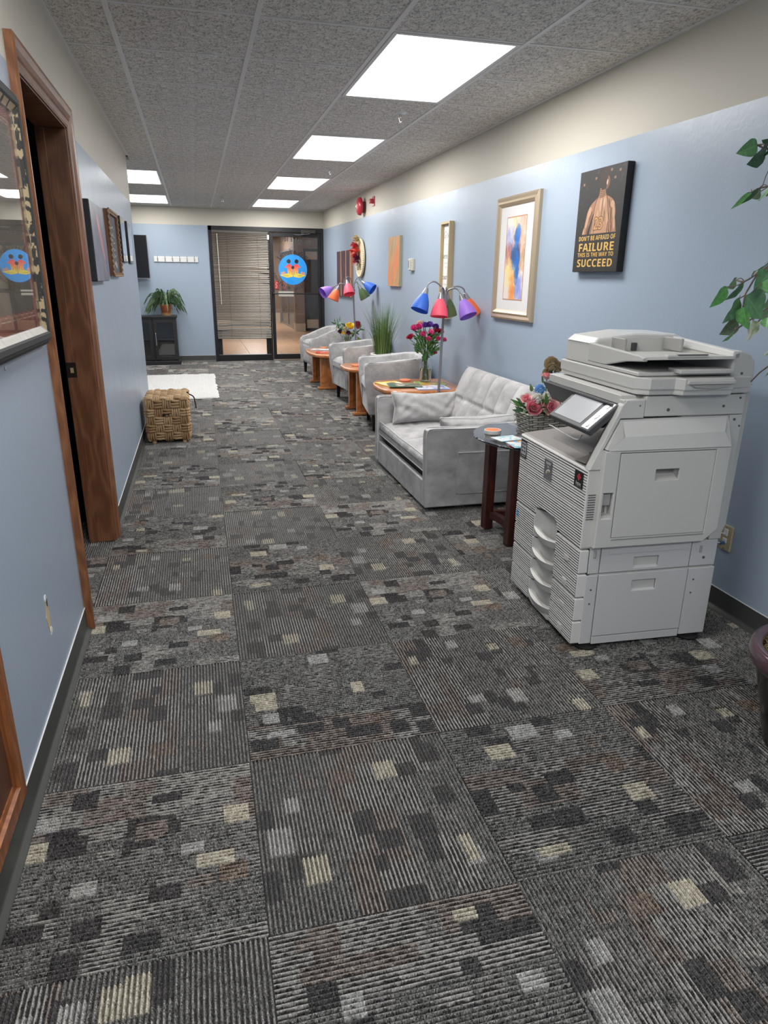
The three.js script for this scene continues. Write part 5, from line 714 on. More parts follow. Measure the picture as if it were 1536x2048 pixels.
{ // woven chest
  const X0 = -0.492, X1 = -0.135, Z1 = -6.27, Z0 = -6.78, t = thing('wicker_chest', 'lidded woven wicker chest standing against the left wall', 'wicker chest', [(X0 + X1) / 2, 0, (Z0 + Z1) / 2]), w = X1 - X0, d = Z1 - Z0, yb = 0.03, yl = 0.305, rnd = rng(31);
  part('liner', [bxyz(-w / 2 + 0.014, w / 2 - 0.014, yb, yl, -d / 2 + 0.014, d / 2 - 0.014), bxyz(-w / 2 + 0.012, w / 2 - 0.012, yl + 0.004, 0.385, -d / 2 + 0.012, d / 2 - 0.012)], M.wickerDark, t);
  for (const [x, z] of [[-1, -1], [1, -1], [-1, 1], [1, 1]]) part('foot', cyl(0.02, 0.02, 0.03, 16, x * (w / 2 - 0.05), 0.015, z * (d / 2 - 0.03)), M.wicker[0], t);
  const strandCache = new Map();
  const strands = (cw, ch, n, vert, over) => { const key = [cw, ch, n, vert, over].map((q) => (+q).toFixed(3)).join(); if (!strandCache.has(key)) { const L = vert ? ch : cw, A = vert ? cw : ch, r = A / n / 2 * 1.02, list = []; for (let k = 0; k < n; k++) { const o = (k + 0.5) * A / n - A / 2, g = tube([-0.62, -0.45, -0.2, 0.2, 0.45, 0.62].map((f, i) => { const z = (i === 0 || i === 5 ? -0.008 : i === 1 || i === 4 ? 0.003 : 0.011) + hash(k, i, n) * 0.003, jit = (hash(k, i, 5) - 0.5) * r * 0.5; return vert ? [o + jit, f * L, z] : [f * L, o + jit, z]; }), r, 10, 6); list.push(g); } strandCache.set(key, merge(list)); } return strandCache.get(key); };
  const face = (W, H, cols, rows, place, parent, skip) => { for (let i = 0; i < cols; i++) for (let j = 0; j < rows; j++) { if (skip && skip(i, j)) continue; const vert = (i + j) % 2 === 0, cw = W / cols, ch = H / rows, o = part('weave_strand', strands(cw, ch, vert ? 4 : 3, vert, 0), M.wicker[Math.floor(rnd() * 3)], parent); place(o, -W / 2 + (i + 0.5) * cw, -H / 2 + (j + 0.5) * ch); } };
  const body = new THREE.Group(); body.name = 'basket_body'; t.add(body); const lid = new THREE.Group(); lid.name = 'lid'; t.add(lid);
  const H = yl - yb, ym = (yl + yb) / 2;
  face(w, H, 5, 4, (o, a, b) => o.position.set(a, ym + b, d / 2 - 0.014), body); face(d, H, 7, 4, (o, a, b) => { o.position.set(w / 2 - 0.014, ym + b, a); o.rotation.y = PI / 2; }, body); face(d, H, 7, 4, (o, a, b) => { o.position.set(-w / 2 + 0.014, ym + b, a); o.rotation.y = -PI / 2; }, body);
  face(w, 0.075, 5, 1, (o, a, b) => o.position.set(a, 0.346 + b, d / 2 - 0.013), lid); face(d, 0.075, 7, 1, (o, a, b) => { o.position.set(w / 2 - 0.013, 0.346 + b, a); o.rotation.y = PI / 2; }, lid); face(d, 0.075, 7, 1, (o, a, b) => { o.position.set(-w / 2 + 0.013, 0.346 + b, a); o.rotation.y = -PI / 2; }, lid);
  face(w, d, 6, 8, (o, a, b) => { o.position.set(a, 0.383, b); o.rotation.x = -PI / 2; }, lid);
  part('corner_rope', [[-1, 1], [1, 1], [1, -1]].map(([x, z]) => rod([x * (w / 2 - 0.008), yb, z * (d / 2 - 0.008)], [x * (w / 2 - 0.008), yl, z * (d / 2 - 0.008)], 0.011)), M.wicker[1], body);
  part('handle_hole', rbox(0.062, 0.026, 0.03, 0.008, -0.012, 0.253, d / 2 - 0.006), mat(lin(0.015, 0.01, 0.008), 0.9), body, 'dark handle opening');
  part('lid_strap', [tube([[w / 2 - 0.02, 0.385, -0.02], [w / 2 + 0.02, 0.385, 0.0], [w / 2 + 0.05, 0.365, 0.01], [w / 2 + 0.062, 0.31, 0.015], [w / 2 + 0.066, 0.262, 0.018]], 0.006, 24, 6), new THREE.SphereGeometry(0.011, 10, 8).translate(w / 2 + 0.0, 0.4, -0.01)], M.blackMatte, t, 'black ribbon strap');
}
{ // fur rug
  const t = thing('rug', 'white fluffy rectangular rug on the carpet past the wicker chest', 'rug', [-0.29, 0, -9.7]), rnd = rng(41), w = 0.96, d = 2.2, out = [];
  for (let k = 0; k < 120; k++) { const a = k / 120 * 4, q = Math.floor(a), f = a % 1, j = (rnd() - 0.5) * 0.03; out.push(q === 0 ? [lerp(-w / 2, w / 2, f), -d / 2 + j] : q === 1 ? [w / 2 + j, lerp(-d / 2, d / 2, f)] : q === 2 ? [lerp(w / 2, -w / 2, f), d / 2 + j] : [-w / 2 + j, lerp(d / 2, -d / 2, f)]); }
  const fur = pixels(512, 512, (x, y) => 128 + (fbm(x / 14, y / 40, 64, 4, 51) - 0.5) * 230, false);
  part('backing', ext(shapeOf(out), 0.012, 0.004).rotateX(-PI / 2), M.white, t);
  const g = new THREE.PlaneGeometry(w - 0.02, d - 0.02, 90, 180).rotateX(-PI / 2); warp(g, (v) => { v.y = 0.013 + 0.016 * fbm(v.x * 9 + 50, v.z * 6 + 50, 512, 3, 52) * Math.min(1, (w / 2 - Math.abs(v.x)) / 0.05, (d / 2 - Math.abs(v.z)) / 0.05); });
  part('fur_pile', boxUV(g, 0.4), mat(lin(0.62, 0.615, 0.605), 0.95, { bumpMap: fur, bumpScale: 0.012 }), t);
}
{ // tv cabinet
  const x1 = -0.33, x0 = -1.6, zf = -12.2, zb = -12.56, W = x1 - x0, t = thing('tv_cabinet', 'black media cabinet with glass doors under the far wall television', 'cabinet', [(x0 + x1) / 2, 0, (zf + zb) / 2]), d = zf - zb, m = mat(lin(0.018, 0.018, 0.021), 0.45), hx = W / 2;
  part('plinth', [rbox(W + 0.03, 0.06, d + 0.02, 0.006, 0, 0.03, 0.01)], m, t); part('cabinet_top', [rbox(W + 0.01, 0.03, d + 0.01, 0.005, 0, 0.765, 0.005), rbox(W - 0.02, 0.03, d - 0.01, 0.004, 0, 0.738, 0)], m, t);
  part('carcass', [bxyz(-hx + 0.02, hx - 0.02, 0.06, 0.72, -d / 2, -d / 2 + 0.015), bxyz(-hx + 0.015, -hx + 0.035, 0.06, 0.725, -d / 2, d / 2 - 0.02), bxyz(hx - 0.035, hx - 0.015, 0.06, 0.725, -d / 2, d / 2 - 0.02), bxyz(0.24, 0.26, 0.06, 0.725, -d / 2, d / 2 - 0.02), bxyz(-0.26, -0.24, 0.06, 0.725, -d / 2, d / 2 - 0.02), bxyz(-hx + 0.03, hx - 0.03, 0.4, 0.415, -d / 2, d / 2 - 0.05)], m, t);
  for (const [a, b, hs] of [[0.262, hx - 0.018, -1], [-0.238, 0.238, 1], [-hx + 0.018, -0.262, 1]]) { const dx = part('door', [bxyz(a, a + 0.05, 0.075, 0.72, d / 2 - 0.02, d / 2, 0.003), bxyz(b - 0.05, b, 0.075, 0.72, d / 2 - 0.02, d / 2, 0.003), bxyz(a + 0.05, b - 0.05, 0.075, 0.135, d / 2 - 0.02, d / 2, 0.003), bxyz(a + 0.05, b - 0.05, 0.67, 0.72, d / 2 - 0.02, d / 2, 0.003)], m, t); part('door_glass', bxyz(a + 0.05, b - 0.05, 0.135, 0.67, d / 2 - 0.013, d / 2 - 0.009), M.glass, dx); const hxp = hs < 0 ? a + 0.025 : b - 0.025; if (hs < 0) part('door_handle', [rbox(0.012, 0.2, 0.012, 0.004, hxp, 0.41, d / 2 + 0.022), bxyz(hxp - 0.004, hxp + 0.004, 0.33, 0.34, d / 2, d / 2 + 0.02), bxyz(hxp - 0.004, hxp + 0.004, 0.48, 0.49, d / 2, d / 2 + 0.02)], M.chrome, dx); }
}
{ // what shows in the dark office: desk with papers and a shelf
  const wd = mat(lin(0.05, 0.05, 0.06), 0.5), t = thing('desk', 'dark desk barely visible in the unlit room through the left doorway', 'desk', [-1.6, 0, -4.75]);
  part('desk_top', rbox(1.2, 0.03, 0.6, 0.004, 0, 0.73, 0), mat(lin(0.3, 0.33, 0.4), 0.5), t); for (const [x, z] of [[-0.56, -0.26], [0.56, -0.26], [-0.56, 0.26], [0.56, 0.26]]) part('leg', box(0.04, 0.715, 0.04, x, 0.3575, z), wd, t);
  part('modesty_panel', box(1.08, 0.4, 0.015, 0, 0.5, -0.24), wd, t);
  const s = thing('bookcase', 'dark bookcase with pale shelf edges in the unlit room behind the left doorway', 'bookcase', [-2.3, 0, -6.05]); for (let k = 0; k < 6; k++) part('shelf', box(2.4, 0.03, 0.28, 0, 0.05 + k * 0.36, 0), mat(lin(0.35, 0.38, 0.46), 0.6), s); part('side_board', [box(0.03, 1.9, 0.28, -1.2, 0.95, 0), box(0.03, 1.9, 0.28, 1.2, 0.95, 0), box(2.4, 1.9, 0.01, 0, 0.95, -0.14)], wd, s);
}
const LEAVES = [[1.272, 1.707, 1.216, 1.686, -1.50, 0.042, 0, 0.20], [1.272, 1.694, 1.225, 1.657, -1.47, 0.062, 2, -0.30], [1.318, 1.615, 1.265, 1.576, -1.55, 0.016, 1, 0.50], [1.295, 1.617, 1.252, 1.580, -1.50, 0.016, 2, 0.00], [1.294, 1.618, 1.269, 1.582, -1.47, 0.050, 1, -0.50], [1.371, 1.622, 1.343, 1.604, -1.58, 0.030, 4, 0.30], [1.252, 1.397, 1.210, 1.348, -1.50, 0.040, 1, 0.20], [1.333, 1.411, 1.285, 1.362, -1.54, 0.045, 0, -0.30], [1.328, 1.430, 1.293, 1.382, -1.46, 0.075, 0, 0.50], [1.259, 1.372, 1.222, 1.312, -1.46, 0.062, 0, 0.00], [1.267, 1.379, 1.321, 1.327, -1.45, 0.085, 0, -0.50], [1.238, 1.354, 1.250, 1.300, -1.42, 0.062, 1, 0.30], [1.326, 1.316, 1.275, 1.282, -1.53, 0.050, 4, 0.20], [1.278, 1.297, 1.243, 1.267, -1.48, 0.030, 1, -0.30], [1.362, 1.317, 1.354, 1.265, -1.52, 0.065, 4, 0.50], [1.387, 1.327, 1.381, 1.298, -1.50, 0.040, 1, 0.00], [1.393, 1.252, 1.374, 1.231, -1.48, 0.040, 2, -0.50], [1.393, 1.214, 1.378, 1.181, -1.47, 0.045, 0, 0.30], [1.342, 1.414, 1.316, 1.392, -1.58, 0.035, 3, 0.20], [1.403, 1.448, 1.351, 1.425, -1.54, 0.050, 3, -0.30], [1.287, 1.417, 1.290, 1.375, -1.41, 0.040, 1, 0.50], [1.466, 1.345, 1.434, 1.316, -1.59, 0.050, 3, 0.00], [1.381, 1.465, 1.364, 1.453, -1.52, 0.030, 2, -0.50], [1.260, 1.690, 1.254, 1.677, -1.45, 0.030, 2, 0.30], [1.297, 1.655, 1.288, 1.649, -1.48, 0.020, 0, 0.20], [1.331, 1.719, 1.301, 1.720, -1.53, 0.020, 2, -0.30], [1.479, 1.357, 1.453, 1.344, -1.60, 0.040, 3, 0.50], [1.309, 1.434, 1.296, 1.422, -1.48, 0.024, 2, 0.00]];
const TWIGS = [[[1.397, 1.491, -1.50], [1.365, 1.453, -1.50], [1.333, 1.430, -1.50], [1.300, 1.411, -1.50], [1.308, 1.413, -1.54]], [[1.336, 1.435, -1.50], [1.317, 1.399, -1.50], [1.290, 1.379, -1.48], [1.264, 1.353, -1.45]], [[1.300, 1.409, -1.50], [1.273, 1.399, -1.50], [1.252, 1.397, -1.50]], [[1.290, 1.379, -1.48], [1.267, 1.371, -1.47]], [[1.473, 1.372, -1.55], [1.431, 1.349, -1.55], [1.372, 1.324, -1.53], [1.295, 1.295, -1.50]], [[1.370, 1.324, -1.53], [1.362, 1.317, -1.52]], [[1.353, 1.676, -1.50], [1.312, 1.698, -1.50], [1.292, 1.701, -1.50], [1.272, 1.707, -1.50]], [[1.364, 1.630, -1.50], [1.329, 1.624, -1.50], [1.295, 1.617, -1.50], [1.301, 1.612, -1.53]], [[1.459, 1.232, -1.50], [1.427, 1.248, -1.50], [1.411, 1.250, -1.50]], [[1.357, 1.322, -1.53], [1.326, 1.316, -1.53]], [[1.463, 1.216, -1.50], [1.393, 1.214, -1.47]]];
// ---------------------------------------------------------------- floor lamps
const shadeCol = { blue: lin(0.03, 0.17, 0.75), pink: lin(0.95, 0.12, 0.2), green: lin(0.11, 0.19, 0.07), purple: lin(0.4, 0.2, 0.78), orange: lin(0.95, 0.2, 0.06) };
const shadeMat = {}; for (const k in shadeCol) shadeMat[k] = pmat(shadeCol[k], 0.55, { transmission: 0.25, thickness: 0, side: THREE.DoubleSide });
const bulbMat = mat(lin(0.7, 0.69, 0.67), 0.3);
function multiLamp(label, foot, hub, heads) { // heads: colour, socket top, rim centre
  const t = thing('floor_lamp', label, 'floor lamp', foot, 0, 'multicoloured floor lamps'), L = (p) => V(p[0] - foot[0], p[1] - foot[1], p[2] - foot[2]), h = L(hub);
  part('base', lathe([[0, 0], [0.13, 0], [0.134, 0.008], [0.12, 0.018], [0.03, 0.028], [0.018, 0.04], [0, 0.04]], 40), M.lampGrey, t);
  const mid = h.clone().multiplyScalar(0.55); mid.x += 0.006;
  part('pole', tube([V(0, 0.03, 0), mid.clone().multiplyScalar(0.5), mid, h.clone().multiplyScalar(0.8), h], 0.0105, 30, 12), M.lampGrey, t);
  part('hub', [orient(cyl(0.023, 0.021, 0.06, 20, 0, 0.03), h.clone().add(V(0, -0.03, 0)), h.clone().add(V(0, 0.03, 0))), orient(cyl(0.016, 0.016, 0.03, 16, 0, 0.015), h.clone().add(V(0, 0.03, 0)), h.clone().add(V(0, 0.06, 0)))], M.lampGrey, t);
  for (const [c, a0, b0, lift = 0.05] of heads) {
    const a = L(a0), b = L(b0), dir = b.clone().sub(a).normalize(), up = h.clone().add(V(0, 0.045, 0)), out = a.clone().sub(up), r = V(out.x, 0, out.z);
    const arch = [up.clone().add(r.clone().multiplyScalar(0.06)), up.clone().add(r.clone().multiplyScalar(0.2)).add(V(0, out.y * 0.5 + lift * 0.7, 0)), up.clone().add(r.clone().multiplyScalar(0.62)).add(V(0, Math.max(out.y, 0) + lift, 0)), a.clone().sub(dir.clone().multiplyScalar(0.035)), a];
    part('arm', tube(arch, 0.0058, 32, 8), M.lampGrey, t);
    const head = new THREE.Group(); head.name = 'lamp_head'; t.add(head); head.position.copy(a); head.quaternion.setFromUnitVectors(V(0, -1, 0), dir);
    part('socket', lathe([[0, 0.004], [0.012, 0.002], [0.014, -0.004], [0.03, -0.062], [0.029, -0.066], [0, -0.066]], 24), M.steelGrey, head);
    part('lamp_shade', lathe([[0.027, -0.05], [0.031, -0.058], [0.045, -0.085], [0.058, -0.12], [0.067, -0.16], [0.07, -0.182], [0.068, -0.182], [0.065, -0.16], [0.056, -0.121], [0.043, -0.087], [0.029, -0.06], [0.025, -0.052]], 36), shadeMat[c], head, c + ' plastic shade');
    part('bulb', lathe([[0, -0.135], [0.014, -0.133], [0.026, -0.12], [0.03, -0.104], [0.024, -0.086], [0.014, -0.07], [0.013, -0.06], [0, -0.06]], 20), bulbMat, head);
  }
  return t;
}
multiLamp('grey floor lamp with five coloured shades beside the sofa, blue shade at its left', [1.845, 0, -5.395], [1.9, 1.235, -5.4], [
  ['blue', [1.75, 1.335, -5.4], [1.688, 1.185, -5.37]], ['pink', [1.835, 1.305, -5.31], [1.815, 1.12, -5.275], 0.035], ['green', [1.95, 1.3, -5.5], [1.985, 1.115, -5.53], 0.04], ['purple', [1.985, 1.292, -5.28], [2.03, 1.13, -5.2], 0.045], ['orange', [2.06, 1.302, -5.38], [2.135, 1.14, -5.39]]]);
multiLamp('grey floor lamp with five coloured shades behind the potted grass, purple shade at its left', [1.96, 0, -8.88], [1.91, 1.238, -8.87], [
  ['purple', [1.655, 1.3, -8.8], [1.49, 1.215, -8.74], 0.03], ['orange', [1.735, 1.305, -8.92], [1.665, 1.15, -8.92], 0.02], ['pink', [1.81, 1.375, -8.78], [1.822, 1.21, -8.7], 0.035], ['blue', [2.005, 1.365, -8.82], [2.135, 1.262, -8.72], 0.05], ['green', [2.0, 1.318, -8.98], [2.075, 1.185, -8.97], 0.04]]);

// ---------------------------------------------------------------- flowers and plants
function petalPatch(r, w, open) { // part of a bowl, hinged at the origin
  const g = new THREE.SphereGeometry(r, 6, 5, -w / 2 + PI / 2, w, PI * 0.5, PI * 0.42); // lower bowl
  return g.scale(1, -1, 1).translate(0, 0, 0).rotateX(0);
}
function roseGeo(r, seed = 1) {
  const rnd = rng(seed), list = [];
  for (const [n, k, tilt, h] of [[3, 0.34, -0.1, 1.0], [4, 0.55, 0.0, 0.98], [5, 0.78, 0.1, 0.92], [6, 1.0, 0.24, 0.84]]) for (let i = 0; i < n; i++) {
    const g = new THREE.PlaneGeometry(1, 1, 6, 7), p = g.attributes.position, w = 2.3 * PI / n;
    for (let j = 0; j < p.count; j++) { const u = p.getX(j), v = p.getY(j) + 0.5, a = u * w, rad = r * k * (0.35 + 0.65 * Math.sin(PI * 0.5 * v) + tilt * v * v * v) * (1 - 0.1 * Math.abs(u)), top = r * h * v * (1 - 0.35 * (2 * u) ** 2 * v) * 1.25 - (v > 0.85 ? tilt * r * 0.25 * (v - 0.85) / 0.15 : 0); p.setXYZ(j, rad * Math.sin(a), top - r * 0.5, rad * Math.cos(a)); }
    g.computeVertexNormals(); list.push(g.rotateY(i / n * 2 * PI + k * 5 + rnd() * 0.4));
  }
  return merge(list);
}
function pomGeo(r, n, seed, len = 0.5, wd = 0.32, flat = 0.5) { // many small petals out of one centre
  const rnd = rng(seed), list = [];
  for (let i = 0; i < n; i++) { const y = lerp(-flat, 1, (i + 0.5) / n), a = i * 2.39996 + rnd() * 0.3, d = V(Math.sqrt(1 - Math.min(1, y * y)) * Math.cos(a), y, Math.sqrt(1 - Math.min(1, y * y)) * Math.sin(a)), g = new THREE.PlaneGeometry(r * wd, r * len, 2, 3).translate(0, r * len / 2, 0); warp(g, (v) => { const q = v.y / (r * len); v.x *= 0.4 + 0.9 * Math.sin(PI * (0.15 + 0.7 * q)); v.z += 0.3 * v.y * q; }); list.push(orient(g, d.clone().multiplyScalar(r * 0.45), d.clone().multiplyScalar(r))); }
  list.push(new THREE.SphereGeometry(r * 0.5, 10, 8)); return merge(list);
}
function leafGeo(len, wd, bend = 0.3, fold = 0.25, wave = 0) { // along +y, face +z
  const g = new THREE.PlaneGeometry(1, 1, 6, 10), p = g.attributes.position;
  for (let i = 0; i < p.count; i++) { const u = p.getX(i) * 2, v = p.getY(i) + 0.5, w = wd * Math.pow(Math.sin(PI * Math.pow(v, 0.72)), 0.9) * (1 - 0.25 * v); p.setXYZ(i, u * w / 2, len * v, -bend * len * v * v - fold * Math.abs(u) * w * -0.5 + wave * Math.sin(v * 14) * u * u * w); }
  g.computeVertexNormals(); return g;
}
const aim = (o, from, to, roll = 0) => { o.position.copy(from); const d = to.clone().sub(from).normalize(); o.quaternion.setFromUnitVectors(V(0, 1, 0), d).multiply(new THREE.Quaternion().setFromAxisAngle(V(0, 1, 0), roll)); return o; };
const two = { side: THREE.DoubleSide };
const PET = { crimson: mat(lin(0.36, 0.012, 0.05), 0.6, two), magenta: mat(lin(0.62, 0.03, 0.2), 0.6, two), hot: mat(lin(0.72, 0.06, 0.24), 0.6, two), violet: mat(lin(0.12, 0.035, 0.3), 0.6, two), blush: mat(lin(0.75, 0.5, 0.42), 0.6, two), rosePink: mat(lin(0.85, 0.48, 0.47), 0.6, two), roseDeep: mat(lin(0.82, 0.26, 0.33), 0.6, two), mauve: mat(lin(0.62, 0.36, 0.45), 0.6, two), sky: mat(lin(0.24, 0.48, 0.8), 0.6, two), whiteP: mat(lin(0.8, 0.78, 0.72), 0.6, two), yellow: mat(lin(0.78, 0.56, 0.05), 0.6, two), maroon: mat(lin(0.07, 0.01, 0.03), 0.6, two), cream: mat(lin(0.7, 0.6, 0.45), 0.6, two), tan: mat(lin(0.42, 0.33, 0.2), 0.75, two), dusty: mat(lin(0.36, 0.06, 0.08), 0.6, two) };
const LEAF = [mat(lin(0.045, 0.13, 0.03), 0.5, two), mat(lin(0.08, 0.2, 0.045), 0.5, two), mat(lin(0.16, 0.28, 0.08), 0.5, two), mat(lin(0.1, 0.22, 0.12), 0.5, two)];

{ // tall vase of mixed flowers on the table by the sofa
  const at = [1.93, 0.53, -5.93], v = thing('glass_vase', 'tall clear glass jar of water with flower stems on the table beside the sofa', 'vase', at);
  part('glass_body', lathe([[0, 0.002], [0.045, 0.002], [0.053, 0.01], [0.053, 0.14], [0.05, 0.165], [0.036, 0.185], [0.036, 0.215], [0.04, 0.222], [0.037, 0.222], [0.033, 0.213], [0.033, 0.186], [0.047, 0.164], [0.05, 0.14], [0.05, 0.014], [0.044, 0.007], [0, 0.007]], 40), M.glassSolid, v);
  part('water', lathe([[0, 0.008], [0.044, 0.009], [0.0492, 0.015], [0.0492, 0.12], [0, 0.12]], 32), M.water, v);
  const b = thing('flower_bouquet', 'bouquet of magenta, crimson and violet flowers standing in the tall glass vase', 'bouquet', [at[0], at[1] + 0.01, at[2]]), rnd = rng(61), stems = [];
  const F = [['rose', 'crimson', -0.165, 0.385, 0.06, 0.042], ['pom', 'magenta', -0.115, 0.46, 0.0, 0.034], ['pom', 'magenta', -0.085, 0.475, 0.05, 0.03], ['pom', 'blush', -0.055, 0.492, -0.02, 0.032], ['pom', 'violet', -0.02, 0.48, 0.02, 0.034], ['pom', 'violet', 0.035, 0.482, -0.02, 0.036], ['pom', 'violet', 0.07, 0.47, 0.04, 0.03], ['pom', 'hot', -0.06, 0.415, 0.1, 0.028], ['pom', 'hot', 0.005, 0.43, 0.1, 0.03], ['pom', 'hot', -0.02, 0.375, 0.12, 0.026], ['rose', 'crimson', 0.07, 0.44, 0.06, 0.038], ['rose', 'crimson', 0.115, 0.425, 0.03, 0.042], ['pom', 'hot', 0.075, 0.375, 0.1, 0.022], ['rose', 'crimson', 0.085, 0.47, -0.03, 0.034], ['pom', 'hot', 0.16, 0.36, 0.02, 0.026], ['pom', 'dusty', 0.055, 0.255, 0.09, 0.02], ['pom', 'magenta', -0.05, 0.46, -0.09, 0.032], ['pom', 'violet', 0.0, 0.49, -0.1, 0.03]];
  F.forEach(([k, c, x, y, z, r], i) => { const base = V((hash(i, 1, 2) - 0.5) * 0.04, 0.012, (hash(i, 2, 2) - 0.5) * 0.04), neck = V(x * 0.12, 0.2, z * 0.12), top = V(x, y - r * 0.5, z); stems.push(tube([base, neck, V(x * 0.5, lerp(0.2, y, 0.55), z * 0.5), top], 0.0028, 14, 5)); const o = part(k === 'rose' ? 'rose' : 'carnation', k === 'rose' ? roseGeo(r * 0.72, i + 3) : pomGeo(r, 46, i + 3), PET[c], b); o.position.set(x, y, z); o.rotation.set(z * 4, i, -x * 3); });
  part('stems', stems, M.stem, b);
  for (let i = 0; i < 130; i++) { const a = rnd() * 6.28, h = 0.22 + rnd() * 0.2, r0 = 0.03 + rnd() * 0.05, o = part('leaf', leafGeo(0.05 + rnd() * 0.05, 0.012 + rnd() * 0.014), LEAF[Math.floor(rnd() * 3)], b); aim(o, V(Math.cos(a) * r0, h, Math.sin(a) * r0), V(Math.cos(a) * (r0 + 0.1), h + 0.05 + rnd() * 0.08, Math.sin(a) * (r0 + 0.1)), rnd() * 6); }
  for (const [x, y, z, tx, ty, tz, l] of [[-0.08, 0.34, 0.03, -0.125, 0.24, 0.04, 0.09], [-0.02, 0.26, 0.06, -0.06, 0.17, 0.09, 0.1], [0.04, 0.34, 0.05, 0.13, 0.33, 0.05, 0.09], [0.0, 0.3, 0.06, 0.03, 0.2, 0.1, 0.09]]) aim(part('leaf', leafGeo(l, 0.045, 0.1), LEAF[0], b), V(x, y, z), V(tx, ty, tz), 1.2);
}
{ // bouquet by the second lamp
  const at = [1.96, 0.46, -9.5], v = thing('glass_vase', 'low clear vase of yellow and maroon flowers on the low wide table', 'vase', at), rnd = rng(67);
  part('glass_body', lathe([[0, 0.002], [0.05, 0.002], [0.055, 0.02], [0.045, 0.09], [0.06, 0.14], [0.057, 0.14], [0.042, 0.09], [0.052, 0.02], [0, 0.008]], 32), M.glassSolid, v);
  const b = thing('flower_bouquet', 'bouquet with one big yellow rose and maroon blooms behind the middle armchair', 'bouquet', [at[0], at[1] + 0.01, at[2]]), stems = [];
  for (const [k, c, x, y, z, r] of [['rose', 'yellow', 0.02, 0.31, 0.1, 0.075], ['pom', 'cream', -0.05, 0.28, 0.08, 0.034], ['pom', 'maroon', -0.115, 0.245, 0.08, 0.034], ['pom', 'yellow', -0.075, 0.23, 0.1, 0.028], ['pom', 'maroon', -0.01, 0.23, 0.12, 0.036], ['pom', 'dusty', 0.13, 0.31, 0.06, 0.045], ['pom', 'dusty', 0.15, 0.34, 0.0, 0.042], ['pom', 'dusty', 0.13, 0.34, -0.04, 0.04]]) { const o = part(k === 'rose' ? 'rose' : 'chrysanthemum', k === 'rose' ? roseGeo(r * 0.75, 8) : pomGeo(r, 40, 9), PET[c], b); o.position.set(x, y, z); o.rotation.x = 0.5; stems.push(tube([[x * 0.1, 0.01, z * 0.1], [x * 0.25, 0.12, z * 0.25], [x, y - r, z]], 0.003, 10, 5)); }
  part('stems', stems, M.stem, b);
  for (let i = 0; i < 60; i++) { const fern = i < 22, x = fern ? -0.13 + (rnd() - 0.5) * 0.1 : (rnd() - 0.45) * 0.32, y = fern ? 0.28 + rnd() * 0.1 : 0.13 + rnd() * 0.16, z = (rnd() - 0.3) * 0.16; aim(part('leaf', leafGeo(0.05 + rnd() * 0.05, 0.018 + rnd() * 0.012), LEAF[fern ? 3 : Math.floor(rnd() * 3)], b), V(x, y, z), V(x + (rnd() - 0.5) * 0.2, y + (rnd() - 0.25) * 0.2, z + rnd() * 0.1), rnd() * 6); }
}
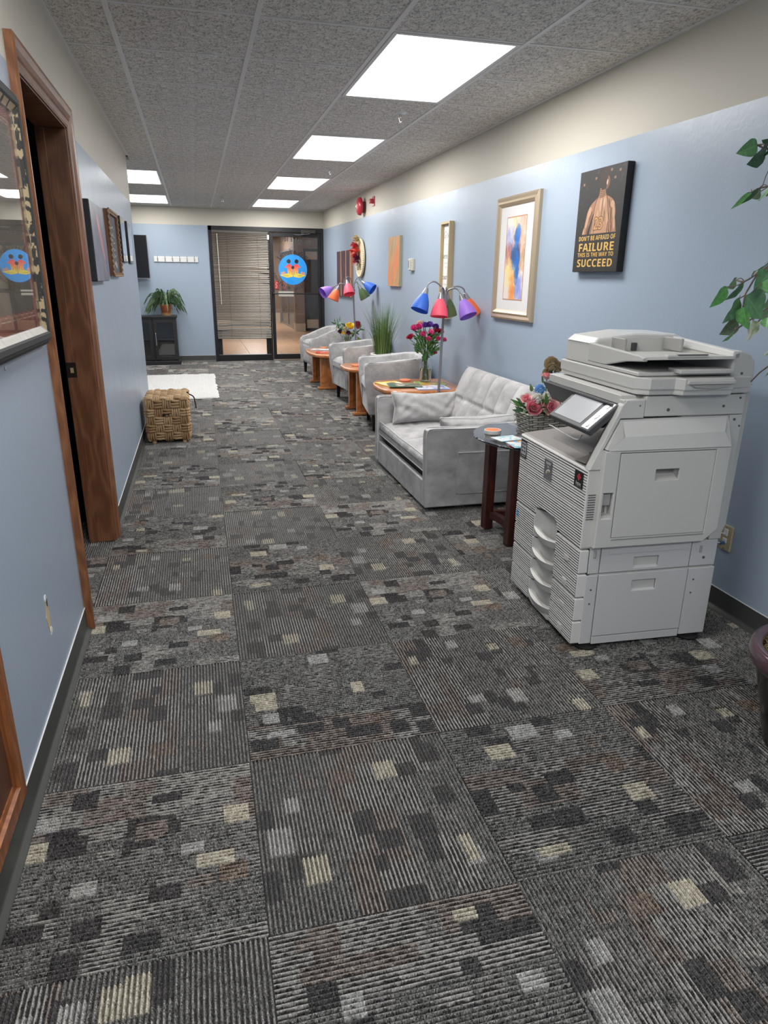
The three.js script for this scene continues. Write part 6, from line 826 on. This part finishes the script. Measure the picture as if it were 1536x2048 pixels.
{ // basket of roses on the glass table
  const at = [1.82, 0.6105, -3.44], k = thing('flower_basket', 'grey woven oblong basket filled with pink roses and blue flowers on the glass table', 'flower basket', at, 0.05), rnd = rng(71), w = 0.28, d = 0.16, h = 0.115;
  part('inner_wall', [warp(bxyz(-w / 2, w / 2, 0.004, h - 0.004, -d / 2, d / 2), (v) => { const f = 0.86 + 0.16 * v.y / h; v.x *= f; v.z *= f; })], mat(lin(0.2, 0.19, 0.17), 0.85), k);
  for (let j = 0; j < 9; j++) { const y = 0.007 + j * 0.0128, f = 0.875 + 0.16 * y / h, pts = []; for (let i = 0; i <= 60; i++) { const a = i / 60 * 4, q = Math.floor(a) % 4, s = (a % 1) * 2 - 1, u = q === 0 ? s : q === 1 ? 1 : q === 2 ? -s : -1, z = q === 0 ? 1 : q === 1 ? -s : q === 2 ? -1 : s, b = 0.004 * Math.cos(i * PI / 3.75 + j * PI); pts.push(V(u * (w / 2 * f + b), y + Math.sin(i * 1.7 + j) * 0.0015, z * (d / 2 * f + b))); } part('weave_band', tube(pts, 0.0056, 140, 5), [mat(lin(0.42, 0.41, 0.37), 0.8), mat(lin(0.36, 0.35, 0.31), 0.8)][j % 2], k); }
  part('upright', Array.from({ length: 8 }, (_, i) => { const x = lerp(-w / 2, w / 2, (i + 0.5) / 8); return [1, -1].map((s) => rod([x * 0.87, 0, s * (d / 2 * 0.885)], [x * 1.02, h, s * (d / 2 * 1.04)], 0.003, 6)); }).flat(), mat(lin(0.08, 0.06, 0.05), 0.8), k);
  for (const [n, c, x, y, z, r, pitch, yaw] of [['rose', 'roseDeep', -0.105, 0.145, 0.06, 0.046, 1.1, -0.3], ['rose', 'rosePink', -0.02, 0.148, 0.085, 0.05, 1.25, -0.2], ['rose', 'rosePink', 0.075, 0.165, 0.07, 0.05, 1.0, 0.2], ['pom', 'sky', -0.055, 0.235, 0.02, 0.04, 0.6, 0], ['rose', 'mauve', 0.02, 0.2, 0.03, 0.045, 0.8, 0.2], ['pom', 'whiteP', -0.085, 0.19, 0.05, 0.045, 0.6, 0], ['pom', 'whiteP', -0.03, 0.2, 0.06, 0.042, 0.6, 0], ['pom', 'sky', 0.1, 0.205, 0.02, 0.036, 0.6, 0], ['rose', 'rosePink', 0.01, 0.295, -0.03, 0.034, 0.2, 0], ['rose', 'rosePink', -0.12, 0.18, 0.0, 0.036, 0.7, -0.6], ['rose', 'mauve', 0.05, 0.235, -0.03, 0.036, 0.5, 0], ['pom', 'tan', 0.03, 0.365, -0.03, 0.062, 0.2, 0], ['pom', 'tan', 0.075, 0.345, -0.05, 0.055, 0.2, 0], ['pom', 'tan', 0.035, 0.31, -0.07, 0.045, 0.2, 0]]) { const q = r * (c === 'tan' ? 0.8 : 0.8), o = part(n === 'rose' ? 'rose' : c === 'tan' ? 'dried_hydrangea' : 'blossom', n === 'rose' ? roseGeo(q, Math.round(x * 1000) + 500) : pomGeo(q, c === 'tan' ? 60 : 40, 15, c === 'tan' ? 0.36 : 0.45, c === 'tan' ? 0.34 : 0.4, 0.8), PET[c], k); o.position.set(x, y, z); o.rotation.set(pitch, yaw, 0, 'YXZ'); if (c === 'roseDeep' || c === 'rosePink') { const core = part('rose_core', roseGeo(q * 0.56, 5), PET.roseDeep, o); core.position.y = q * 0.34; } }
  part('stems', [[0.03, 0.3, -0.03], [0.01, 0.28, -0.03], [0.05, 0.3, -0.05], [-0.05, 0.2, 0], [0.07, 0.15, 0.03]].map(([x, y, z]) => rod([x * 0.6, 0.06, z * 0.5], [x, y, z], 0.003, 6)), M.stem, k);
  for (const [x, y, z, tx, ty, tz, l, w2, c] of [[-0.045, 0.16, 0.08, -0.06, 0.25, 0.1, 0.1, 0.042, 1], [-0.04, 0.125, 0.09, -0.1, 0.06, 0.12, 0.1, 0.045, 2], [0.0, 0.12, 0.09, 0.04, 0.05, 0.13, 0.1, 0.045, 2], [0.02, 0.24, 0.0, -0.01, 0.31, 0.04, 0.1, 0.04, 0], [0.03, 0.24, 0.02, 0.09, 0.19, 0.06, 0.11, 0.036, 1], [0.05, 0.12, 0.08, 0.09, 0.1, 0.13, 0.07, 0.035, 1], [-0.12, 0.14, 0.05, -0.17, 0.07, 0.07, 0.1, 0.025, 2], [-0.08, 0.22, -0.02, -0.11, 0.28, 0, 0.07, 0.03, 2], [0.05, 0.28, 0.0, 0.07, 0.2, 0.05, 0.09, 0.035, 1], [-0.01, 0.26, -0.04, 0.0, 0.33, -0.06, 0.07, 0.03, 2]]) aim(part('leaf', leafGeo(l * 0.72, w2 * 0.75, 0.15), LEAF[c], k), V(x, y, z), V(tx, ty, tz), 0.4 + tx * 5);
  part('foliage_bed', warp(new THREE.SphereGeometry(0.1, 24, 12), (v) => { v.x *= 1.3; v.y = 0.105 + v.y * 0.35; v.z *= 0.72; }), LEAF[0], k);
  for (let i = 0; i < 110; i++) { const x = (rnd() - 0.5) * 0.26, z = (rnd() - 0.5) * 0.12, y = 0.09 + rnd() * 0.06; aim(part('leaf', leafGeo(0.045 + rnd() * 0.04, 0.026, 0.15), LEAF[Math.floor(rnd() * 4)], k), V(x, y, z), V(x * 1.35, y + 0.05 * rnd(), z * 1.5 + 0.01), rnd() * 6); }
  part('filler', Array.from({ length: 60 }, () => new THREE.IcosahedronGeometry(0.003 + rnd() * 0.003, 0).translate((rnd() - 0.3) * 0.2, 0.12 + rnd() * 0.07, 0.02 + rnd() * 0.07)), PET.whiteP, k).userData.kind = 'stuff';
}
{ // potted grass between the chairs
  const at = [1.93, 0, -7.46], t = thing('potted_grass', 'tall artificial grass in a white pot on the narrow end table behind the nearest armchair', 'potted plant', at), rnd = rng(81), list = [[], []];
  const y0 = 0.5005; part('pot', lathe([[0, 0.0], [0.09, 0.0], [0.095, 0.006], [0.128, 0.108], [0.135, 0.118], [0.131, 0.126], [0.124, 0.122], [0.12, 0.112], [0, 0.106]], 48).translate(0, y0, 0), M.whiteGloss, t); part('moss', cyl(0.119, 0.119, 0.01, 32, 0, y0 + 0.107), mat(lin(0.06, 0.07, 0.025), 0.95), t);
  for (let i = 0; i < 430; i++) {
    const a = rnd() * 6.28, r0 = Math.sqrt(rnd()) * 0.1, H = 0.24 + 0.39 * Math.pow(rnd(), 0.6), sp = (0.06 + 0.85 * rnd() * rnd()) * (0.4 + r0 * 6) * H * 0.9, w = 0.004 + rnd() * 0.0035, n = 6, pos = [], c = Math.cos(a), s = Math.sin(a), stray = rnd() < 0.05 ? 0.12 : 0;
    const pt = (f, e) => { const rr = r0 + (sp + stray) * Math.pow(f, 1.7), ww = w * (1 - f * 0.96); return [Math.min(0.232, c * rr - s * e * ww), y0 + 0.1 + H * 1.0 * (f - 0.12 * f * f * sp * 4 - stray * f * f * 1.6), s * rr + c * e * ww]; };
    for (let k = 0; k < n; k++) { const f = k / n, g = (k + 1) / n; pos.push(...pt(f, -0.5), ...pt(f, 0.5), ...pt(g, 0.5), ...pt(f, -0.5), ...pt(g, 0.5), ...pt(g, -0.5)); }
    const g = new THREE.BufferGeometry(); g.setAttribute('position', new THREE.BufferAttribute(new Float32Array(pos), 3)); g.computeVertexNormals(); list[i % 3 === 0 ? 1 : 0].push(g);
  }
  list.forEach((l, k) => { part('grass_blades', l, [mat(lin(0.07, 0.14, 0.03), 0.5, two), mat(lin(0.15, 0.24, 0.07), 0.5, two)][k], t).userData.kind = 'stuff'; });
}
{ // cactus on the cabinet
  const at = [-0.49, 0.78, -12.36], t = thing('potted_plant', 'trailing green houseplant in an orange clay pot on the black cabinet', 'potted plant', at), rnd = rng(91), list = [[], []];
  part('cork_base', cyl(0.078, 0.076, 0.045, 32, 0, 0.0225), mat(lin(0.36, 0.2, 0.09), 0.85), t); part('clay_pot', lathe([[0, 0.046], [0.074, 0.046], [0.09, 0.16], [0.095, 0.165], [0.095, 0.178], [0.086, 0.178], [0.08, 0.16], [0, 0.155]], 40), M.terracotta, t); part('soil', cyl(0.08, 0.08, 0.006, 24, 0, 0.157), mat(lin(0.03, 0.02, 0.015), 1), t);
  for (let i = 0; i < 150; i++) { const a = rnd() * 6.28, R = 0.1 + rnd() * 0.22, up = 0.03 + rnd() * 0.2, drop = 0.02 + rnd() * 0.22 * (R / 0.3), c = Math.cos(a), s = Math.sin(a) * 0.55, P = (f) => V(c * (0.03 + R * f), Math.abs(c) * (0.03 + R * f) > 0.15 ? 0.16 + up * Math.sin(PI * Math.min(1, f * 0.8)) * 1.2 - drop * f * f * f : 0.16 + up * Math.sin(PI * Math.min(1, f * 0.8)) * 1.2 - drop * f * f * f, s * (0.03 + R * f)); for (let k = 0; k < 5; k++) list[i % 3 ? 0 : 1].push(orient(leafGeo(P(k / 5).distanceTo(P((k + 1) / 5)) * 1.15, 0.026, 0, 0.1), P(k / 5), P((k + 1) / 5))); }
  list.forEach((l, k) => { part('foliage', l, [mat(lin(0.05, 0.1, 0.045), 0.5, two), mat(lin(0.13, 0.2, 0.1), 0.5, two)][k], t).userData.kind = 'stuff'; });
  const g = thing('watering_globe', 'clear glass watering globe stuck into the clay pot', 'watering globe', [at[0] - 0.04, 0.94, at[2] + 0.02]);
  part('glass_bulb', lathe([[0.002, -0.02], [0.008, 0], [0.01, 0.06], [0.014, 0.085], [0.036, 0.105], [0.045, 0.135], [0.036, 0.165], [0.012, 0.178], [0, 0.179]], 28), pmat(lin(0.95, 0.93, 0.88), 0.05, { transmission: 0.9, thickness: 0, ior: 1.5, side: THREE.DoubleSide }), g);
}
{ // ficus at the right edge
  const at = [1.79, 0, -1.44], t = thing('ficus_tree', 'artificial ficus with glossy pointed leaves in a dark glazed pot by the right edge', 'potted tree', at), rnd = rng(101);
  const glaze = pixels(256, 256, (x, y) => { const n = fbm(x / 30, y / 30, 64, 4, 95), k = y / 256; const drip = 0.66 + 0.05 * fbm(x / 8, 1, 32, 2, 97); return k > 0.93 + 0.05 * fbm(x / 8, 1, 32, 2, 97) ? [104, 92, 88] : [26 + n * 24, 22 + n * 18, 22 + n * 16]; });
  const dark = pmat(0xffffff, 0.25, { map: glaze, clearcoat: 0.6, clearcoatRoughness: 0.12 }), rimM = pmat(lin(0.085, 0.04, 0.052), 0.22, { clearcoat: 0.8, clearcoatRoughness: 0.08 });
  part('glazed_pot', lathe([[0, 0.0], [0.12, 0.0], [0.135, 0.01], [0.165, 0.14], [0.192, 0.25], [0.198, 0.285]], 64), dark, t);
  part('pot_rim', lathe([[0.196, 0.278], [0.212, 0.284], [0.222, 0.3], [0.224, 0.322], [0.218, 0.34], [0.205, 0.348], [0.19, 0.344], [0.184, 0.33], [0.182, 0.28]], 64), rimM, t);
  const moss = []; for (let i = 0; i < 1300; i++) { const a = rnd() * 6.28, r = Math.sqrt(rnd()) * 0.175; moss.push(tube([0, 1, 2].map((k) => V(Math.cos(a) * r + (rnd() - 0.5) * 0.035, 0.305 + rnd() * 0.03, Math.sin(a) * r + (rnd() - 0.5) * 0.035)), 0.0019, 3, 3)); }
  part('moss_bed', cyl(0.181, 0.178, 0.03, 32, 0, 0.292), mat(lin(0.06, 0.05, 0.02), 1), t); part('moss', moss, mat(lin(0.26, 0.22, 0.09), 0.95), t).userData.kind = 'stuff';
  part('wood_chip', [-0.06, 0.02].map((x, i) => warp(new THREE.IcosahedronGeometry(0.018, 1), (v) => { v.y *= 0.6; v.x *= 1.3; }).translate(-0.04 + x * 0.6, 0.332, 0.03 - i * 0.03)), mat(lin(0.55, 0.45, 0.25), 0.9), t);
  part('trunk', [tube([[0.02, 0.26, 0], [0.04, 0.6, 0.02], [0.01, 1.0, 0.0], [0.04, 1.4, 0.02], [0.02, 1.75, 0]], 0.014, 30, 8), tube([[-0.01, 0.26, 0.02], [0.0, 0.6, -0.03], [0.03, 1.0, 0.03], [0.0, 1.4, -0.02], [0.03, 1.7, 0.02]], 0.011, 30, 8)], mat(lin(0.2, 0.15, 0.1), 0.8), t);
  const leafTex = pixels(128, 256, (x, y) => { const u = Math.abs(x / 128 - 0.5) * 2, mid = u < 0.03 ? 1 : 0, vein = Math.abs(((y / 256 * 9 + u * 2.2) % 1) - 0.5) < 0.04 ? 0.5 : 0, n = fbm(x / 20, y / 20, 32, 3, 98); const k = 0.8 + 0.35 * n + mid * 0.4 + vein * 0.14; return [200 * k, 205 * k, 195 * k]; });
  const lm = [[0.11, 0.28, 0.12], [0.14, 0.4, 0.12], [0.03, 0.1, 0.035], [0.24, 0.4, 0.22], [0.2, 0.25, 0.14]].map((c) => pmat(lin(...c.map((q) => q * 1.2)), 0.42, { ...two, map: leafTex, clearcoat: 0.4, clearcoatRoughness: 0.35 }));
  // visible sprays: stalk end, tip, width, depth, tone
  const P = (x, y, z) => V(x - at[0], y, z - at[2]);
  const rows = LEAVES;
  const tw = (pts, r = 0.003) => part('branch', tube(pts.map((p) => P(...p)), r, 24, 6), mat(lin(0.13, 0.1, 0.085), 0.8), t);
  for (const b of TWIGS) tw(b, b.length > 3 ? 0.0022 : 0.0014);
  for (const [x0, y0, x1, y1, z, wd, tone, roll] of rows) { const a = P(x0, y0, z), b = P(x1, y1, z + 0.01), o = part('leaf', leafGeo(a.distanceTo(b), wd, 0.12, 0.22, 0.03), lm[tone], t); aim(o, a, b, roll); }
  const bark = mat(lin(0.13, 0.1, 0.085), 0.8), near = (p) => { let best = null, d = 1e9; for (const b of TWIGS) for (let k = 0; k < b.length - 1; k++) for (let f = 0; f <= 1; f += 0.25) { const q = P(...b[k]).lerp(P(...b[k + 1]), f), e = q.distanceTo(p); if (e < d) { d = e; best = q; } } return best; };
  for (const r of rows) { const a = P(r[0], r[1], r[4]), q = near(a); if (q.distanceTo(a) > 0.004) part('branch', tube([q, q.clone().lerp(a, 0.5).add(V(0, 0.006, 0)), a], 0.0011, 6, 5), bark, t); }
  for (const b of TWIGS) if (b.length > 3) { const e = P(...b[0]); part('branch', tube([V(0.02, e.y - 0.25, 0.01), V(e.x * 0.45, e.y - 0.08, e.z * 0.5), e.clone().add(V(0.03, 0.0, 0)), e], 0.004, 16, 6), bark, t); }
  for (let i = 0; i < 26; i++) { // sprays on the far and right-hand sides
    const h = 0.9 + rnd() * 0.8, a = -0.9 + rnd() * 2.9, c = Math.cos(a), sn = -Math.sin(a), R = 0.2 + rnd() * 0.22, lim = c > 0 ? Math.min(1, 0.23 / (R * c)) : 1, E = V(c * R * lim, h + 0.18 + rnd() * 0.15, sn * R), S0 = V(0.02, h, 0), mid = V(E.x * 0.5, E.y + 0.03, E.z * 0.5), cv = new THREE.CatmullRomCurve3([S0, mid, E, E.clone().add(V(c * 0.05 * lim, -0.06, sn * 0.06))]);
    part('branch', new THREE.TubeGeometry(cv, 14, 0.0025, 5), bark, t);
    for (let k = 0; k < 9; k++) { const f = 0.35 + 0.65 * k / 8, p = cv.getPoint(f), tip = p.clone().add(V(c * 0.05 * lim + (rnd() - 0.5) * 0.11, -0.05 - rnd() * 0.05, sn * 0.05 + (rnd() - 0.5) * 0.11)); if (tip.x > 0.3) tip.x = 0.3; if (p.x < -0.06 || tip.x < -0.1) continue; aim(part('leaf', leafGeo(0.075 + rnd() * 0.035, 0.045, 0.15, 0.22, 0.03), lm[Math.floor(rnd() * 4)], t), p, tip, rnd() * 6); }
  }
}
// ---------------------------------------------------------------- magazines and tins
const cover = (seed, cols, band) => drawn(210, 280, (g, W, H) => { const r = rng(seed); g.fillStyle = cols[0]; g.fillRect(0, 0, W, H); for (let k = 0; k < 46; k++) blob(g, r() * W, r() * H, 8 + r() * 34, 6 + r() * 22, r() * 3, cols[1 + Math.floor(r() * (cols.length - 1))], 0.75); if (band) { g.fillStyle = band; g.fillRect(0, 8, W, 52); g.fillStyle = cols[1]; for (let k = 0; k < 6; k++) g.fillRect(14 + k * 32, 20, 20, 28); } });
function magazine(label, x, y, z, turn, seed, cols, band, group, thick = 0.007, size = 1) {
  const t = thing('magazine', label, 'magazine', [x, y, z], turn, group); t.scale.set(size, 1, size); part('pages', bxyz(-0.105, 0.105, 0, thick - 0.0006, -0.139, 0.139, 0.001), M.white, t);
  const c = part('cover', new THREE.PlaneGeometry(0.212, 0.281).rotateX(-PI / 2), mat(0xffffff, 0.28, { map: cover(seed, cols, band) }), t); c.position.y = thick; part('spine', bxyz(-0.1062, -0.1048, 0, thick, -0.14, 0.14), mat(0xffffff, 0.4, { color: cols[1] }), t); return t;
}
const g3 = 'magazines on the table beside the sofa';
magazine('magazine with a yellow cover edge at the left of the table beside the sofa', 1.6, 0.531, -5.83, 0.25, 1, ['#e9e2c8', '#e6cf3c', '#b98a5a', '#f3f1ea', '#7a4a30'], '#ecd84a', g3);
magazine('green and brown magazine with big white lettering on top of the pile beside the sofa', 1.67, 0.5385, -5.7, 1.45, 2, ['#6d7a5a', '#2e5a44', '#a8794e', '#e9e4da', '#5b3b28', '#88a07a'], '#3d6b58', g3);
magazine('pale blue and white magazine at the table edge nearest the lamp pole', 1.87, 0.531, -5.58, 1.5, 3, ['#e6e8f0', '#9fb2dc', '#c7cfe8', '#f5f4f4', '#d8b8b8', '#5b78c0'], null, g3);
magazine('magazine with a green and orange cover lying against the flower vase', 1.93, 0.531, -5.8, 1.3, 4, ['#d9a552', '#5c9a3c', '#e8cf4e', '#b8652e', '#8fb24a'], '#8fb84a', g3, 0.006);
const g1 = 'magazines on the low wide table';
magazine('red and yellow magazine at the front of the low wide table', 1.62, 0.461, -9.25, 1.4, 5, ['#d85a48', '#c22f33', '#f0c04a', '#f3a58e', '#e9ded2', '#8a2a2c'], '#c93a3c', g1);
magazine('pale blue and cream magazine behind the red one on the low wide table', 1.63, 0.461, -9.62, 1.2, 6, ['#d8dde2', '#9fb7c8', '#e8dcc0', '#c8a27a', '#f0efec'], null, g1);
const g4 = 'magazines on the glass table';
magazine('blue magazine with a bright red and yellow picture on the glass table', 1.63, 0.6112, -3.2, 1.35, 7, ['#3aa6c8', '#e2582e', '#f1b23a', '#c83a6a', '#52bcd8', '#f3d24a', '#e8743a'], '#48b4d2', g4, 0.006);
magazine('small white pamphlet with a pale blue edge, front left on the glass table', 1.525, 0.6178, -3.27, 1.75, 8, ['#dfe8ea', '#6fc0d0', '#f3f3f1', '#cfd6d8', '#e9ecee'], null, g4, 0.003, 0.5);
magazine('small white pamphlet with a pale blue edge beside the printer on the glass table', 1.56, 0.6178, -3.12, 1.5, 9, ['#e6ebec', '#5fb4c8', '#f3f3f1', '#d6dcde', '#f0f0ee'], null, g4, 0.003, 0.6);
function tin(label, x, y, z, r, h, group, open) { const t = thing('candle_tin', label, 'candle tin', [x, y, z], 0, group); part('tin_body', lathe([[0, 0], [r - 0.002, 0], [r, 0.003], [r, h - 0.002], [r - 0.002, h], [r - 0.004, h - 0.002], [r - 0.004, h - 0.006], [0, h - 0.006]], 40), open ? M.white : mat(lin(0.75, 0.3, 0.18), 0.5), t); part('wax', cyl(r - 0.004, r - 0.004, 0.005, 32, 0, h - 0.0035), mat(lin(0.85, 0.2, 0.05), 0.5), t, 'orange wax'); return t; }
const gt = 'orange candle tins';
tin('round white tin with an orange inside on the glass table', 1.515, 0.6105, -3.44, 0.046, 0.022, gt, true);
tin('small orange candle tin among the magazines beside the sofa', 1.77, 0.531, -6.02, 0.05, 0.014, gt); tin('small orange candle tin alone on the narrow end table', 1.63, 0.501, -7.42, 0.055, 0.016, gt); tin('small orange candle tin at the back of the low wide table', 1.69, 0.461, -9.84, 0.05, 0.014, gt);

renderer.render(scene, camera);
